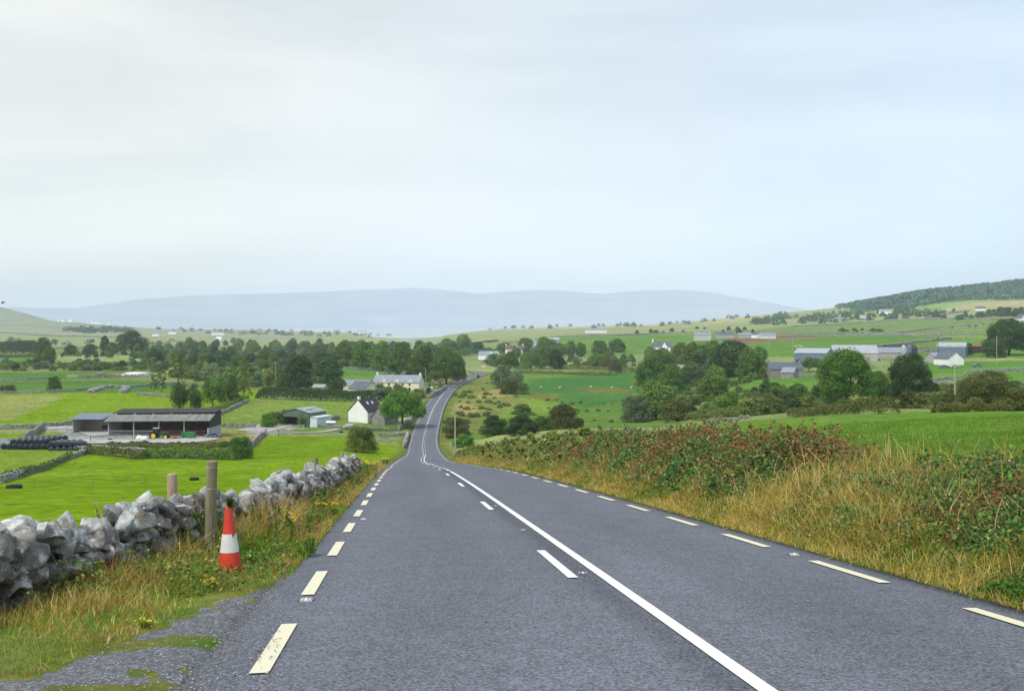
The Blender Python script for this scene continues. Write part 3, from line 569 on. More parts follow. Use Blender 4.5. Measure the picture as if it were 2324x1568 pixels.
# ---------------------------------------------------------------- blades, leaves
def blades(name, B, h, w, lean, col, m, parent=None):
    B = np.asarray(B); n = len(B); a = rng.uniform(0, 2 * math.pi, n); sx = np.stack([np.cos(a), np.sin(a), np.zeros(n)], 1) * w[:, None] * .5
    up = np.zeros((n, 3)); up[:, 2] = h; ln = np.concatenate([lean * h[:, None], -(lean**2).sum(1)[:, None] * h[:, None] * .35], 1)
    V = np.stack([B - sx, B + sx, B + up * .5 + ln * .3 - sx * .8, B + up * .5 + ln * .3 + sx * .8, B + up + ln], 1).reshape(-1, 3)
    k = np.arange(n)[:, None] * 5; T = np.concatenate([k + np.array([[0, 1, 3]]), k + np.array([[0, 3, 2]]), k + np.array([[2, 3, 4]])])
    return mesh_np(name, V, T, m, parent, cols=np.repeat(col, 5, 0))
def leaf_quads(P, Nn, size, asp=.62):
    n = len(P); Nn = Nn / np.linalg.norm(Nn, axis=1)[:, None]; a = np.cross(Nn, rng.normal(size=(n, 3))); a /= np.linalg.norm(a, axis=1)[:, None]; b_ = np.cross(Nn, a)
    s_ = size[:, None]; V = np.stack([P - a * s_, P + b_ * s_ * asp, P + a * s_, P - b_ * s_ * asp], 1).reshape(-1, 3)
    return V, np.arange(n)[:, None] * 4 + np.arange(4)[None]
grass_mat = mat('grass_blades', attr=True, rough=.9, spec=.03, trans=.35)
leafy_mat = mat('bramble_leaves', attr=True, rough=.6, spec=.12, trans=.2)
def pick(cols, w, n, v=.3):
    c = np.array(cols)[rng.choice(len(cols), n, p=np.array(w) / sum(w))]; return c * rng.uniform(1 - v, 1 + v, (n, 1))
GREEN, GOLD, RUST, OLIVE, STRAW = (.17, .31, .03), (.50, .39, .075), (.30, .15, .045), (.22, .25, .04), (.66, .56, .24)
def in_gravel(P):
    px = CX + P[:, 0] / P[:, 1] * F; py = HY - P[:, 2] / P[:, 1] * F
    return inpoly(px + (fbm(P[:, 0] * 2, P[:, 1] * 2, 3, 31) - .5) * 90, py + (fbm(P[:, 0] * 3, P[:, 1] * 3, 3, 32) - .5) * 50, GRAVEL) & (P[:, 1] < 16)
def strip_pts(s, l):
    P = road_pt(s, 0); nx = np.stack([np.interp(s, RS, RN[:, 0]), np.interp(s, RS, RN[:, 1])], 1); P[:, :2] += nx * l[:, None]; P[:, 2] = ground_z(P[:, 0], P[:, 1]) - .01; return P
# left verge
def left_verge():
    n = 120000; s = 7 + (rng.random(n)**2.0) * 75; wl = wall_lat(s) + .3; l = wl + (-3.55 - wl) * rng.random(n)
    P = strip_pts(s, l); ed = -3.6 - l; tall = sstep(.15, 1.3, ed + (fbm(P[:, 0] * 1.2, P[:, 1] * 1.2, 3, 51) - .5) * 1.2)
    thick = rng.random(n) < np.where(s < 11, .85, 1)
    ig = in_gravel(P); patch = fbm(P[:, 0] * 1.1, P[:, 1] * 2.0, 3, 40) > .57; keep = thick & ~(ig & ~(patch & (rng.random(n) < .55)) & (rng.random(n) > .02)) & ~((np.hypot(P[:, 0] + 3.58, P[:, 1] - 13.7) < .16))
    s, P, tall, ed, ig = s[keep], P[keep], tall[keep], ed[keep], ig[keep]; n = len(s)
    # grass is cropped short near the gravel
    px = CX + P[:, 0] / P[:, 1] * F; py = HY - P[:, 2] / P[:, 1] * F
    short = sstep(1300, 1420, py + (px - 300) * .15)
    h = (.09 + .34 * tall * rng.uniform(.3, 1.3, n) + .12 * sstep(1.2, 2.2, ed) * rng.random(n)) * np.where(ig, .3, 1) * np.where(s < 15.5, .66, 1) * (1 - .72 * short) * np.where(s > 14, 1.35, 1)
    dry = np.clip(tall * (.42 - .2 * short) + .28 * sstep(15, 20, s) + (fbm(P[:, 0] * 1.3, P[:, 1] * 1.3, 3, 52) - .5) * 2.0, .04, .85)
    g = pick([GREEN, (.26, .40, .05), OLIVE], [3, 3, 1.5], n); d = pick([GOLD, RUST, STRAW, (.38, .24, .07)], [2.6, 1.2, 2.0, 2.0], n)
    isd = rng.random(n) < dry; h = h * np.where(isd, 1.35, .8); col = np.where(isd[:, None], d, g)
    w = .006 + .0009 * np.maximum(s - 8, 0) * rng.uniform(.6, 1.4, n) * .55
    o = blades('verge_grass', P, h, w, rng.normal(size=(n, 2)) * .6, col, grass_mat); props(o, 'tussocky brown and green grass on the verge before the roadside stone wall', 'grass', None, 'stuff')
left_verge()
def weeds(name, spots, label, mat_, kinds):
    pass
def right_verge():
    n = 200000; s = 7 + (rng.random(n)**1.9) * 125; l = 3.56 + 3.0 * rng.random(n)**1.1
    P = strip_pts(s, l); n2 = fbm(P[:, 0] * .9, P[:, 1] * .9, 3, 53); n3 = fbm(P[:, 0] * .25, P[:, 1] * .25, 3, 54)
    h = (.09 + .22 * sstep(0, .9, l - 3.7 + (n2 - .5) * .8)) * rng.uniform(.45, 1.35, n) * np.where(s > 45, 1.3, 1)
    P[:, 2] += (fbm(P[:, 0] * 1.8, P[:, 1] * 1.8, 2, 57) * .55 + n2 * .45 - .25) * .5 * sstep(3.7, 4.7, l) * rng.random(n)**.5
    dry = np.clip(.34 + (n2 - .5) * 1.9 + (n3 - .5) * 1.2, .04, .92)
    g = pick([GREEN, (.18, .27, .05), OLIVE], [2.5, 2, 3], n); d = pick([GOLD, RUST, STRAW, (.50, .34, .05)], [4, .6, 2.6, 1.4], n)
    isd = rng.random(n) < dry; h = h * np.where(isd, 1.3, .72); col = np.where(isd[:, None], d, g); w = .006 + .0006 * np.maximum(s - 8, 0)
    o = blades('verge_grass', P, h, w, rng.normal(size=(n, 2)) * .8, col, grass_mat); props(o, 'tangle of golden and green grass along the right edge of the road', 'grass', None, 'stuff')
right_verge()
def broad_leaves(name, label, s0, s1, pw, l0, l1, n, hmax, cols, wts, size, seed):
    s = s0 + rng.random(n)**pw * (s1 - s0); la, lb = (l0(s), l1(s)) if callable(l0) else (l0, l1); l = la + (lb - la) * rng.random(n); P = strip_pts(s, l); c = fbm(P[:, 0] * 1.7, P[:, 1] * 1.7, 3, seed)
    k = (c > .5 + .05 * rng.normal(size=n)) & ~in_gravel(P); P, s, c = P[k], s[k], c[k]; m = len(P); d = sstep(.48, .7, c); P[:, 2] += rng.random(m)**.6 * hmax * (.25 + d)
    V, Q = leaf_quads(P, rng.normal(size=(m, 3)) * .8 + np.array((0, -.2, .7)), size * rng.uniform(.5, 1.4, m) * (1 + s * .012), .5); o = mesh_np(name, V, Q, leafy_mat, cols=np.repeat(pick(cols, wts, m), 4, 0)); props(o, label, 'weeds', None, 'stuff')
LC = [(.10, .20, .035), (.17, .27, .05), (.24, .15, .05), (.40, .30, .10), (.06, .13, .03)]
broad_leaves('ground_cover', 'small leafy weeds mixed in the left verge grass', 11.5, 60, 1.6, lambda s: wall_lat(s) + .25, lambda s: s * 0 - 3.7, 34000, .36, LC, [3, 3, 2.2, 1.5, 2], .022, 81)
broad_leaves('ground_cover', 'small leafy weeds mixed in the golden grass of the right verge', 8, 90, 1.7, 3.85, 6.6, 90000, .40, LC, [4, 4, 1.4, 2.2, 2.5], .022, 83)
broad_leaves('ground_cover', 'dark green leafy clump on the right road edge nearest the camera', 8.2, 10.8, 1, 3.62, 4.5, 5000, .16, [(.04, .13, .02), (.07, .19, .03)], [2, 1], .02, 85)
def meadow():
    n = 80000; s = 13 + (rng.random(n)**1.8) * 70; l = 7.3 + rng.random(n) * np.clip(s * .75, 8, 42); P = strip_pts(s, l)
    px = CX + P[:, 0] / P[:, 1] * F; k = (px < 2700) & (l > 7.3); P, s = P[k], s[k]; n = len(P)
    tall = fbm(P[:, 0] / 2.5, P[:, 1] / 2.5, 3, 60); h = (.05 + .16 * tall) * rng.uniform(.6, 1.4, n)
    col = pick([(.125, .25, .03), (.17, .30, .04), (.21, .28, .05), (.32, .32, .11)], [4, 3, 2, .5], n, .22) * (.75 + .5 * fbm(P[:, 0] / 6, P[:, 1] / 6, 3, 61))[:, None]
    o = blades('meadow_grass', P, h, .012 + .0006 * s, rng.normal(size=(n, 2)) * .45, col, grass_mat); props(o, 'short lush green pasture grass behind the bramble hedge on the right', 'grass', None, 'stuff')
meadow()
# ---------------------------------------------------------------- bramble thickets on the right bank
def thicket(name, label, s0, s1, l0, l1, H, n, red, pale=.01, leaf=.05, seed=0, cat='brambles', grass=.0, green=None):
    s = s0 + (s1 - s0) * rng.random(n)**1.25; t = rng.random(n); l = l0 + (l1 - l0) * t; P = strip_pts(s, l)
    env = np.sin(np.clip(t, 0, 1) * math.pi)**.42 * np.clip((s - s0) / 1.5, 0, 1)**.5 * np.clip((s1 - s) / 2.5, 0, 1)**.5
    lump = fbm(P[:, 0] / 1.4 + seed, P[:, 1] / 1.4, 3, 70 + seed); lump2 = fbm(P[:, 0] * 1.6, P[:, 1] * 1.6, 2, 71 + seed)
    top = H * env * (.55 + .75 * lump + .25 * lump2); dep = np.minimum(rng.exponential(.10, n), 1) * (1 + top); z = np.maximum(top - dep, rng.random(n) * top * .9)
    P[:, 2] += z; nj_ = max(30, n // 220); js, jl = s0 + (s1 - s0) * rng.random(nj_), l0 + (l1 - l0) * rng.random(nj_)**.7; j = rng.integers(0, nj_, n); sp_ = rng.random(n) < .13; tt_ = rng.random(n)
    jx = P[rng.integers(0, n, nj_)]; jd = np.stack([rng.normal(size=nj_) * .28, rng.normal(size=nj_) * .28, rng.uniform(.15, .5, nj_)], 1) * (H / .9)**.5; P[sp_] = (jx[j] + jd[j] * tt_[:, None] + rng.normal(size=(n, 3)) * .035)[sp_]; sz = leaf * rng.uniform(.6, 1.35, n) * (1 + np.maximum(s - 22, 0) * .012)
    rp = fbm(P[:, 0] * .8 + 5, P[:, 1] * .8, 3, 72 + seed)
    isr = rng.random(n) < np.clip(red + (rp - .5) * 2.2, 0, .85) * sstep(-.45, -.05, z - top + .05)
    g = pick(green or [(.045, .105, .03), (.075, .16, .04), (.12, .20, .05), (.05, .10, .05)], [3, 3, 1.5, 2], n); r = pick([(.28, .125, .045), (.19, .08, .035), (.36, .22, .10), (.25, .16, .06)], [3, 1.6, 2, 2], n)
    col = np.where(isr[:, None], r, g); pk = rng.random(n) < pale; col[pk] = (.62, .52, .44); sz = np.where(isr, sz * .68, sz); sz[pk] *= .8
    N_ = rng.normal(size=(n, 3)) * .7 + np.array((0, -.35, .8)); V, Q = leaf_quads(P, N_, sz, .75)
    cv = np.repeat(col, 4, 0)
    o = mesh_np(name, V, Q, leafy_mat, cols=cv); props(o, label, cat, None, 'stuff'); return o
GR1 = [(.06, .14, .035), (.11, .21, .045), (.20, .29, .06), (.07, .12, .05)]
thicket('bramble', 'dense reddish bramble thicket on the bank, between the road and the pasture', 21.5, 56, 4.3, 8.1, .86, 150000, .56, .008, .037, 1, green=GR1)
thicket('bramble', 'dark green bramble mass filling the right edge of the picture', 7.5, 18.5, 4.3, 7.6, .45, 105000, .22, .010, .028, 2, green=GR1)
thicket('bramble', 'low brambles and weeds round the pale wall stones in the gap of the hedge', 14.5, 25, 4.3, 7.3, .25, 42000, .3, .012, .030, 3, green=[(.09, .18, .04), (.17, .26, .05), (.26, .27, .07), (.06, .12, .035)])
thicket('hedge_growth', 'olive hedge of mixed bushes and weeds where the road dips on the right', 46, 150, 4.2, 8.5, .95, 90000, .14, .003, .07, 4, 'hedge', green=[(.14, .19, .045), (.20, .25, .06), (.28, .28, .08), (.09, .16, .04)])
def rstalks():
    # tall dry grass and dead flower stalks standing out of the hedge
    n = 5500; s = 9 + rng.random(n)**1.4 * 80; l = 4.6 + rng.random(n) * 2.9; P = strip_pts(s, l); P[:, 2] += .15; h = rng.uniform(.35, .8, n)
    o = blades('tall_grass', P, h, .005 + .0006 * s, rng.normal(size=(n, 2)) * .4, pick([STRAW, GOLD, OLIVE, (.30, .16, .08)], [3, 3, 2, 1.5], n), grass_mat); props(o, 'tall dry seeding grass standing out of the right bank', 'grass', None, 'stuff')
    # arching bramble canes
    V = MB()
    for i in range(18):
        s0 = rng.uniform(8, 17) if i < 11 else rng.uniform(22, 45); l0 = rng.uniform(5.2, 7.6); a = rng.uniform(0, 6.28); L_ = rng.uniform(.5, 1.3); p = road_pt(s0, l0); p[2] = gz(p[0], p[1]) + rng.uniform(.3, .8); prev = p.copy()
        for k in range(1, 8):
            t = k / 7; q = p + np.array((math.cos(a) * L_ * t, math.sin(a) * L_ * t * .6, L_ * (.9 * t - 1.0 * t * t))); V.tube(prev, q, .006 * (1 - t * .5), .006 * (1 - t * .6), 4, False); prev = q
    o = V.build('bramble_canes', mat('cane', (.13, .03, .03), rough=.6)); props(o, 'long arching dark red bramble canes over the right bank', 'brambles', None, 'stuff')
rstalks()
# stones of the buried wall in the right bank
for (px_, py_, sz, lb) in ((1905, 1092, .12, 'leftmost pale grey wall stone half buried in grass in the right hedge gap'), (1922, 1112, .15, 'broad pale wall stone in the middle of the right hedge gap'), (1945, 1120, .11, 'lowest white edged stone in the gap of the right hedge'), (2170, 1100, .15, 'white topped stone showing on the hedge bank near the right edge')):
    p = hit(px_, py_, 6); rk = Rocks(); rk.add((0, 0, 0), (sz * 1.6, sz, sz * .8), .3, 3, .15, (.36, .35, .34)); o = rk.build('stone', stone_mat); o.location = (p[0], p[1], p[2] + .20); props(o, lb, 'stone', 'stones of the buried wall in the right bank')
# ---------------------------------------------------------------- weeds: ragwort, willowherb, broad leaves
def herbs():
    rag = mat('ragwort_flower', (.85, .62, .01), rough=.6, trans=.2); wil = mat('willowherb_flower', (.55, .14, .40), rough=.6, trans=.2)
    def plant(px_, py_, h, kind, label, n, spread, group):
        x, y, z = hit(px_, py_, 6)
        B = np.stack([rng.normal(size=n) * spread, rng.normal(size=n) * spread, np.zeros(n)], 1); hh = h * rng.uniform(.7, 1.05, n); ln = rng.normal(size=(n, 2)) * .12
        top_ = B + np.stack([ln[:, 0] * hh, ln[:, 1] * hh, hh], 1); w = np.array((.006 + y * .0003, 0, 0)); Vs = [np.stack([B - w, B + w, top_ + w * .5, top_ - w * .5], 1).reshape(-1, 3)]; Cs = [np.tile((.14, .22, .05), (4 * n, 1))]
        m = (60 if kind == 'w' else 36) * n; k = rng.integers(0, n, m); t = rng.uniform(.05, .92, m); Pp = B[k] + np.stack([ln[k, 0] * hh[k] * t, ln[k, 1] * hh[k] * t, hh[k] * t], 1) + rng.normal(size=(m, 3)) * np.array((1, 1, .3)) * (.04 * (1.15 - t))[:, None] * (1.8 if kind == 'd' else 1)
        V, Q = leaf_quads(Pp, rng.normal(size=(m, 3)), rng.uniform(.02, .045, m) * (1 + y * .015), .3); Vs.append(V); Cs.append(np.repeat(pick([(.09, .19, .03), (.15, .28, .05), (.20, .25, .05)], [2, 2, 1], m), 4, 0)); nl = n + m
        nf = 0
        if kind != 'd':
            nf = m = (22 if kind == 'r' else 8) * n; k = rng.integers(0, n, m); tip = B[k] + np.stack([ln[k, 0] * hh[k], ln[k, 1] * hh[k], hh[k] * (1 if kind == 'r' else rng.uniform(.75, 1, m))], 1)
            Pp = tip + rng.normal(size=(m, 3)) * np.array((.035, .035, .02) if kind == 'r' else (.018, .018, .03)) * (1 + y * .01)
            V, Q = leaf_quads(Pp, rng.normal(size=(m, 3)) * .5 + np.array((0, -.4, .8)), np.full(m, (.009 if kind == 'r' else .010) * (1 + y * .022)), .9); Vs.append(V); Cs.append(np.full((4 * m, 3), .5))
        Vs = np.concatenate(Vs); o = mesh_np('ragwort_plant' if kind == 'r' else 'willowherb_plant' if kind == 'w' else 'weed_plant', Vs, np.arange(len(Vs)).reshape(-1, 4), [grass_mat, rag if kind == 'r' else wil], cols=np.concatenate(Cs), midx=np.concatenate([np.zeros(nl), np.ones(nf)]))
        o.location = (x, y, z); props(o, label, 'wild flower' if kind != 'd' else 'weed', group)
    for a in ((828, 1085, .75, 'r', 'large clump of yellow ragwort flowering against the far end of the roadside wall', 6, .25), (876, 1052, .7, 'r', 'farthest yellow ragwort clump, at the left road edge before the dip', 4, .2),
              (632, 1160, .85, 'r', 'yellow ragwort flowering against the wall just right of the traffic cone', 3, .1), (655, 1230, .5, 'r', 'two small yellow ragwort heads low in the verge right of the cone', 3, .12),
              (728, 1180, .35, 'r', 'scatter of small yellow flowers in dry grass beside the left road edge', 7, .18), (500, 1335, .12, 'r', 'low yellow flower in the short grass below the traffic cone', 2, .05), (70, 1330, .28, 'r', 'small yellow flowers at the foot of the wall on the far left', 4, .3), (322, 1425, .07, 'r', 'tiny yellow flower at the edge of the gravel', 1, .02)):
        plant(*a, 'yellow ragwort on the left verge')
    for a in ((380, 1275, .75, 'w', 'leafy green willowherb standing against the wall left of the tall post', 18, .45), (425, 1262, .7, 'w', 'tall leafy willowherb with pink flowers close to the tall post', 16, .3),
              (460, 1268, .85, 'w', 'pink flowered willowherb growing round the foot of the tall post', 12, .2), (600, 1235, .7, 'w', 'green willowherb with pink flowers right of the traffic cone', 18, .4), (690, 1165, .7, 'w', 'farther willowherb clump beside the stone wall', 12, .2)):
        plant(*a, 'willowherb by the stone wall')
    for a in ((698, 1262, .28, 'd', 'dark broad leaved weed spilling onto the left road edge', 7, .12), (545, 1285, .25, 'd', 'bushy green weed at the right foot of the cone', 8, .15), (150, 1345, .22, 'd', 'dark low weed below the wall on the left', 6, .2)):
        plant(*a, 'broad leaved weeds on the left verge')
herbs()
# gravel stones loose on the lay-by
def pebbles():
    n = 2600; V = []; T = []; C_ = []; b_ = 0; P0, T0 = ROCK[0]; k = 0
    y = rng.uniform(6.2, 12, n); px = rng.uniform(-30, 640, n); x = (px - CX) / F * y; P = np.stack([x, y, ground_z(x, y)], 1); P = P[in_gravel(P)]
    for p in P:
        r = rng.uniform(.005, .013); q = P0[0] * np.array((r, r * .8, r * .5)) @ rotm(rng.uniform(0, 6), 0, 0).T + p + np.array((0, 0, r * .3)); V.append(q); T.append(T0 + b_); b_ += len(q); C_.append(np.tile(np.array((.3, .3, .31)) * rng.uniform(.5, 1.5), (len(q), 1)))
    o = mesh_np('gravel', np.concatenate(V), np.concatenate(T), far_stone, cols=np.concatenate(C_)); props(o, 'loose grey gravel at the left road edge', 'gravel', None, 'stuff')
pebbles()
# ---------------------------------------------------------------- posts, traffic cone, cat's eyes
wood = mat('weathered_wood', (.21, .17, .085), rough=.9, nscale=3, col2=(.29, .26, .19), bump=.012, bscale=14, stretch=(9, 9, 1)); wood_pale = mat('pale_wood', (.42, .37, .31), rough=.9, nscale=2.5, col2=(.42, .22, .13), stretch=(6, 6, 1), bump=.006)
galv = mat('galvanised_steel', (.45, .48, .50), rough=.45, metal=.6, nscale=6, namt=.15)
def post(px_, Y, base_dz, top_py, dia, label, m, tilt=(0, 0), wires=True):
    x = (px_ - CX) / F * Y; g = gz(x, Y); H = (HY - top_py) / F * Y - g; r = empty('fence_post', (x, Y, g), 0, label, 'post', 'fence posts behind and before the roadside wall'); r.rotation_euler = (tilt[0], tilt[1], .3)
    prof = [(dia / 2 * (1.03 if k == 0 else 1), z) for k, z in enumerate(np.linspace(-.2, H - .012, 6))] + [(dia / 2 * .93, H)]
    o = MB().lathe(prof, n=14); V = np.array(o.v); a = np.arctan2(V[:, 1], V[:, 0]); V[:, :2] *= (1 + .05 * np.sin(a * 3 + V[:, 2] * 2))[:, None]; o.v = [tuple(v) for v in V]; o.build('timber', m, r, recalc=True)
    if wires:
        for z in (H - .09, H - .38): MB().lathe([(dia / 2 * 1.05, z), (dia / 2 * 1.09, z + .003), (dia / 2 * 1.05, z + .006)], n=14).build('wire_wrap', galv, r)
    return r
post(474, 14.9, 0, 1046, .145, 'tall weathered greenish timber post in front of the roadside wall, left of the cone', wood, (0, R(1.8)))
post(393, 17.6, 0, 1075, .16, 'short pale reddish timber post rising behind the roadside wall', wood_pale, (0, R(-1)), False)
post(717, 31, 0, 1038, .13, 'small timber post top showing behind the middle of the roadside wall', wood, (0, 0), False)
post(776, 46, 0, 1025, .13, 'farthest timber post top, behind the end of the roadside wall', wood_pale, (0, 0), False)
def cone():
    x, y, z = -3.575, 13.7, gz(-3.575, 13.7); H = .86; r = empty('traffic_cone', (x, y, z - .035), R(8), 'tall red and white traffic cone with grass sprouting from its top, on the left verge', 'traffic cone'); r.rotation_euler = (R(-1), R(-1.2), R(8))
    red = mat('cone_red', (.72, .06, .03), rough=.5, nscale=5, col2=(.55, .045, .025), spec=.4); whi = mat('cone_white', (.70, .70, .68), rough=.45, nscale=7, namt=.12)
    rad = lambda t: .155 - (.155 - .036) * t
    fx = MB(); fx.box((0, 0, .015), (.34, .34, .03)); fx.lathe([(.175, .03), (.165, .045)], n=24); fx.build('base', red, r)
    def band(name, t0, t1, m, e=0.0):
        return MB().lathe([(rad(t) + e, t * H) for t in np.linspace(t0, t1, 6)], n=32).build(name, m, r, smooth=False)
    band('lower_band', .04, .335, red, .001); band('sleeve', .335, .60, whi, .004); band('upper_band', .60, .965, red, .001)
    # red scuff where the sleeve is torn at its top edge
    t = MB(); 
    for k in range(6):
        a = R(-62 + 5 * k); z0 = (.60 - (.035, .055, .03, .045, .02, .012)[k]) * H; a2 = R(-62 + 5 * (k + 1)); q = lambda a, z: ((rad(z / H) + .0062) * math.cos(a), (rad(z / H) + .0062) * math.sin(a), z)
        t.add([q(a, z0), q(a2, z0 + .006), q(a2, .606 * H), q(a, .606 * H)], [(0, 1, 2, 3)])
    t.build('torn_edge', red, r, recalc=False)
    MB().lathe([(.037, .962 * H), (.041, .975 * H), (.041, .992 * H), (.034, H)], n=24).build('rim', mat('cone_rim', (.75, .11, .05), rough=.5), r)
    n = 240; B = np.stack([rng.normal(size=n) * .012, rng.normal(size=n) * .012, np.full(n, H - .03)], 1)
    o = blades('grass_tuft', B, rng.uniform(.08, .16, n), np.full(n, .006), rng.normal(size=(n, 2)) * .3, pick([(.03, .10, .015), (.05, .16, .02), (.09, .2, .03)], [3, 2, 1], n), grass_mat); props(o, 'tuft of dark green grass sprouting from the top of the traffic cone', 'grass')
    o.location = (x, y, z - .02)
cone()
def studs():
    body = mat('stud_body', (.55, .56, .58), rough=.5, metal=.3); glass = mat('stud_glass', (.85, .88, .9), rough=.1, spec=.8)
    L_ = [((695, 1352), 'worn metal road stud between the nearest two left edge dashes'), ((1323, 1300), 'metal road stud just right of the nearest white centre dash'), ((1125, 1147), 'metal road stud at the second white centre dash'), ((1188, 1202), 'small road stud left of the solid line, between the first and second centre dashes'), ((1803, 1262), 'road stud at the right road edge by the dry grass'), ((825, 1173), 'small road stud on the left road edge, farther down the slope')]
    proto = None
    for (a, lb) in L_:
        Y = 4047 / (a[1] - 992); X = (a[0] - CX) / F * Y; z = -1.65 - .1035 * Y if False else float(road_near([X], [Y])[1][0]) - .022
        if proto is None:
            r = empty('road_stud', (X, Y, z), R(5)); MB().b(-.062, .062, -.05, .05, 0, .012).b(-.05, -.028, -.045, .045, .012, .022).b(.028, .05, -.045, .045, .012, .022).build('housing', body, r)
            MB().lathe([(.012, -.03), (.017, -.02), (.017, .02), (.012, .03)], (0, 0, .016), 10, 'y').build('reflector', glass, r); MB().lathe([(.10, .0), (.095, .004)], n=20).build('sealant', mat('bitumen', (.05, .05, .055), rough=.6), r); proto = r; CHK = list(r.children)
        else:
            r = proto.copy(); COL.objects.link(r); r.location = (X, Y, z)
            for c in CHK: d = c.copy(); COL.objects.link(d); d.parent = r
        props(r, lb, 'road stud', 'metal road studs set in the asphalt')
studs()
# ---------------------------------------------------------------- trees
def leafmat(name, c1, c2, rough=.65):
    m = mat(name, c1, rough=rough, spec=.15, nscale=5, col2=c2, trans=.14, rnd=.30, detail=3); nt = m.node_tree; b_ = nt.nodes['Principled BSDF']; src = b_.inputs['Base Color'].links[0].from_socket
    a = nt.nodes.new('ShaderNodeAttribute'); a.attribute_name = 'tone'; v = nt.nodes.new('ShaderNodeVectorMath'); v.operation = 'SCALE'; ad = nt.nodes.new('ShaderNodeMath'); ad.inputs[1].default_value = 1.0
    nt.links.new(a.outputs['Fac'], ad.inputs[0]); nt.links.new(src, v.inputs[0]); nt.links.new(ad.outputs[0], v.inputs['Scale']); nt.links.new(v.outputs[0], b_.inputs['Base Color'])
    for n in nt.nodes:
        if n.type == 'BSDF_TRANSLUCENT': nt.links.new(v.outputs[0], n.inputs[0])
    return m
LM = {'green': leafmat('foliage_green', (.075, .150, .026), (.135, .22, .04)), 'dark': leafmat('foliage_dark', (.035, .08, .026), (.07, .125, .035)), 'olive': leafmat('foliage_olive', (.12, .17, .04), (.19, .235, .06)),
      'bright': leafmat('foliage_bright', (.065, .165, .02), (.115, .24, .03)), 'grey': leafmat('foliage_grey_green', (.11, .17, .08), (.16, .22, .11)), 'purple': leafmat('foliage_purple', (.055, .022, .055), (.04, .05, .03)),
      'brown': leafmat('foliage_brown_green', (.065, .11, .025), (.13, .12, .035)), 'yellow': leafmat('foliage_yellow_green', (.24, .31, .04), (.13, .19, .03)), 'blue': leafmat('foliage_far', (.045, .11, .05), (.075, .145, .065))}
bark = mat('bark', (.11, .085, .06), rough=.95, nscale=6, namt=.3)
def crown_mesh(seed, n, lobes, zl=.22, size=.024, shape='round', fill=.16):
    r = np.random.default_rng(seed); c = []; rad = []
    mid = (zl + 1) / 2; hz_ = (1 - zl) / 2
    while len(c) < lobes:
        d = r.normal(size=3); d /= np.linalg.norm(d); q = r.random()**.4
        if shape == 'round':
            q = r.uniform(.55, 1); z = r.random()**1.25; w = .37 * math.sqrt(max(0, 1 - z**2.2)) * q; a = r.uniform(0, 6.3); p = np.array((math.cos(a) * w, math.sin(a) * w, zl + .10 + (1 - zl - .22) * z))
        elif shape == 'cone':
            z = zl + .08 + (1 - zl - .12) * r.random(); w = .36 * (1 - (z - zl) / (1 - zl))**.8 + .03; a = r.uniform(0, 6.3); p = np.array((math.cos(a) * w * q, math.sin(a) * w * q, z))
        elif shape == 'bush':
            q = r.uniform(.45, 1); z = r.random()**1.2 ; w = .40 * math.sqrt(max(0, 1 - z**2)) * q; a = r.uniform(0, 6.3); p = np.array((math.cos(a) * w, math.sin(a) * w, .07 + .78 * z))
        elif shape == 'tall': p = np.array((d[0] * .3 * q, d[1] * .3 * q, mid + d[2] * (hz_ - .08) * q))
        else:  # airy tiers
            z = zl + (1 - zl - .05) * r.random(); w = .40 * (1 - .55 * (z - zl) / (1 - zl)); a = r.uniform(0, 6.3); p = np.array((math.cos(a) * w * q, math.sin(a) * w * q, z))
        c.append(p); rad.append(r.uniform(.6, 1.45) * (fill if shape != 'airy' else fill * .6))
    c = np.array(c); rad = np.array(rad); k = r.choice(lobes, n, p=rad**2 / (rad**2).sum()); d = r.normal(size=(n, 3)); d /= np.linalg.norm(d, axis=1)[:, None]
    d[:, 2] = np.where((d[:, 2] < -.2) & (r.random(n) < .6), -d[:, 2], d[:, 2]); sq = np.array((1, 1, 1.12 if shape != 'airy' else .4))
    P = c[k] + d * sq * (rad[k] * (.60 + .46 * r.random(n)**.6))[:, None]
    if shape in ('round', 'bush', 'tall'):      # leaves between the boughs close the crown's surface
        f = r.random(n) < .13; e = np.array((.40, .40, (1 - zl) * .5 * .95) if shape != 'bush' else (.44, .44, .86)); q = d * e * r.uniform(.72, .98, (n, 1)) * (1 + .12 * np.sin(d[:, :1] * 9 + seed) * np.sin(d[:, 1:2] * 8))
        q[:, 2] = q[:, 2] + (zl + 1) * .5 if shape != 'bush' else np.abs(q[:, 2]); P = np.where(f[:, None], q, P)
    P[:, 2] = np.maximum(P[:, 2], .012)
    N_ = d + r.normal(size=(n, 3)) * .55; N_[:, 2] += .25; sz = size * r.uniform(.6, 1.4, n)
    V, Q = leaf_quads(P, N_, sz, .7); tn = (r.uniform(-.32, .42, lobes)[k] + r.uniform(-.2, .25, n)); me_ = mesh_np('crown', V, Q, LM['green'], extra={'tone': np.repeat(tn, 4)}); me = me_.data; bpy.data.objects.remove(me_); return me, c
def trunk_mesh(seed, c, zl, r0=.03, multi=1):
    r = np.random.default_rng(seed + 900); m = MB()
    for j in range(multi):
        off = (0, 0) if multi == 1 else (r.normal() * .04, r.normal() * .04); fork = np.array((off[0] * 2 + r.normal() * .02, off[1] * 2, zl * r.uniform(.75, 1.1) + .06)); m.tube((off[0], off[1], -.04), fork, r0, r0 * .66, 7)
        for i in r.choice(len(c), min(len(c), 7), replace=False):
            midp = (fork + c[i]) / 2 + r.normal(size=3) * .02; m.tube(fork, midp, r0 * .45, r0 * .28, 5, False); m.tube(midp, c[i], r0 * .28, r0 * .10, 5, False)
    o = m.build('trunk', bark); me = o.data; bpy.data.objects.remove(o); return me
SH = {}
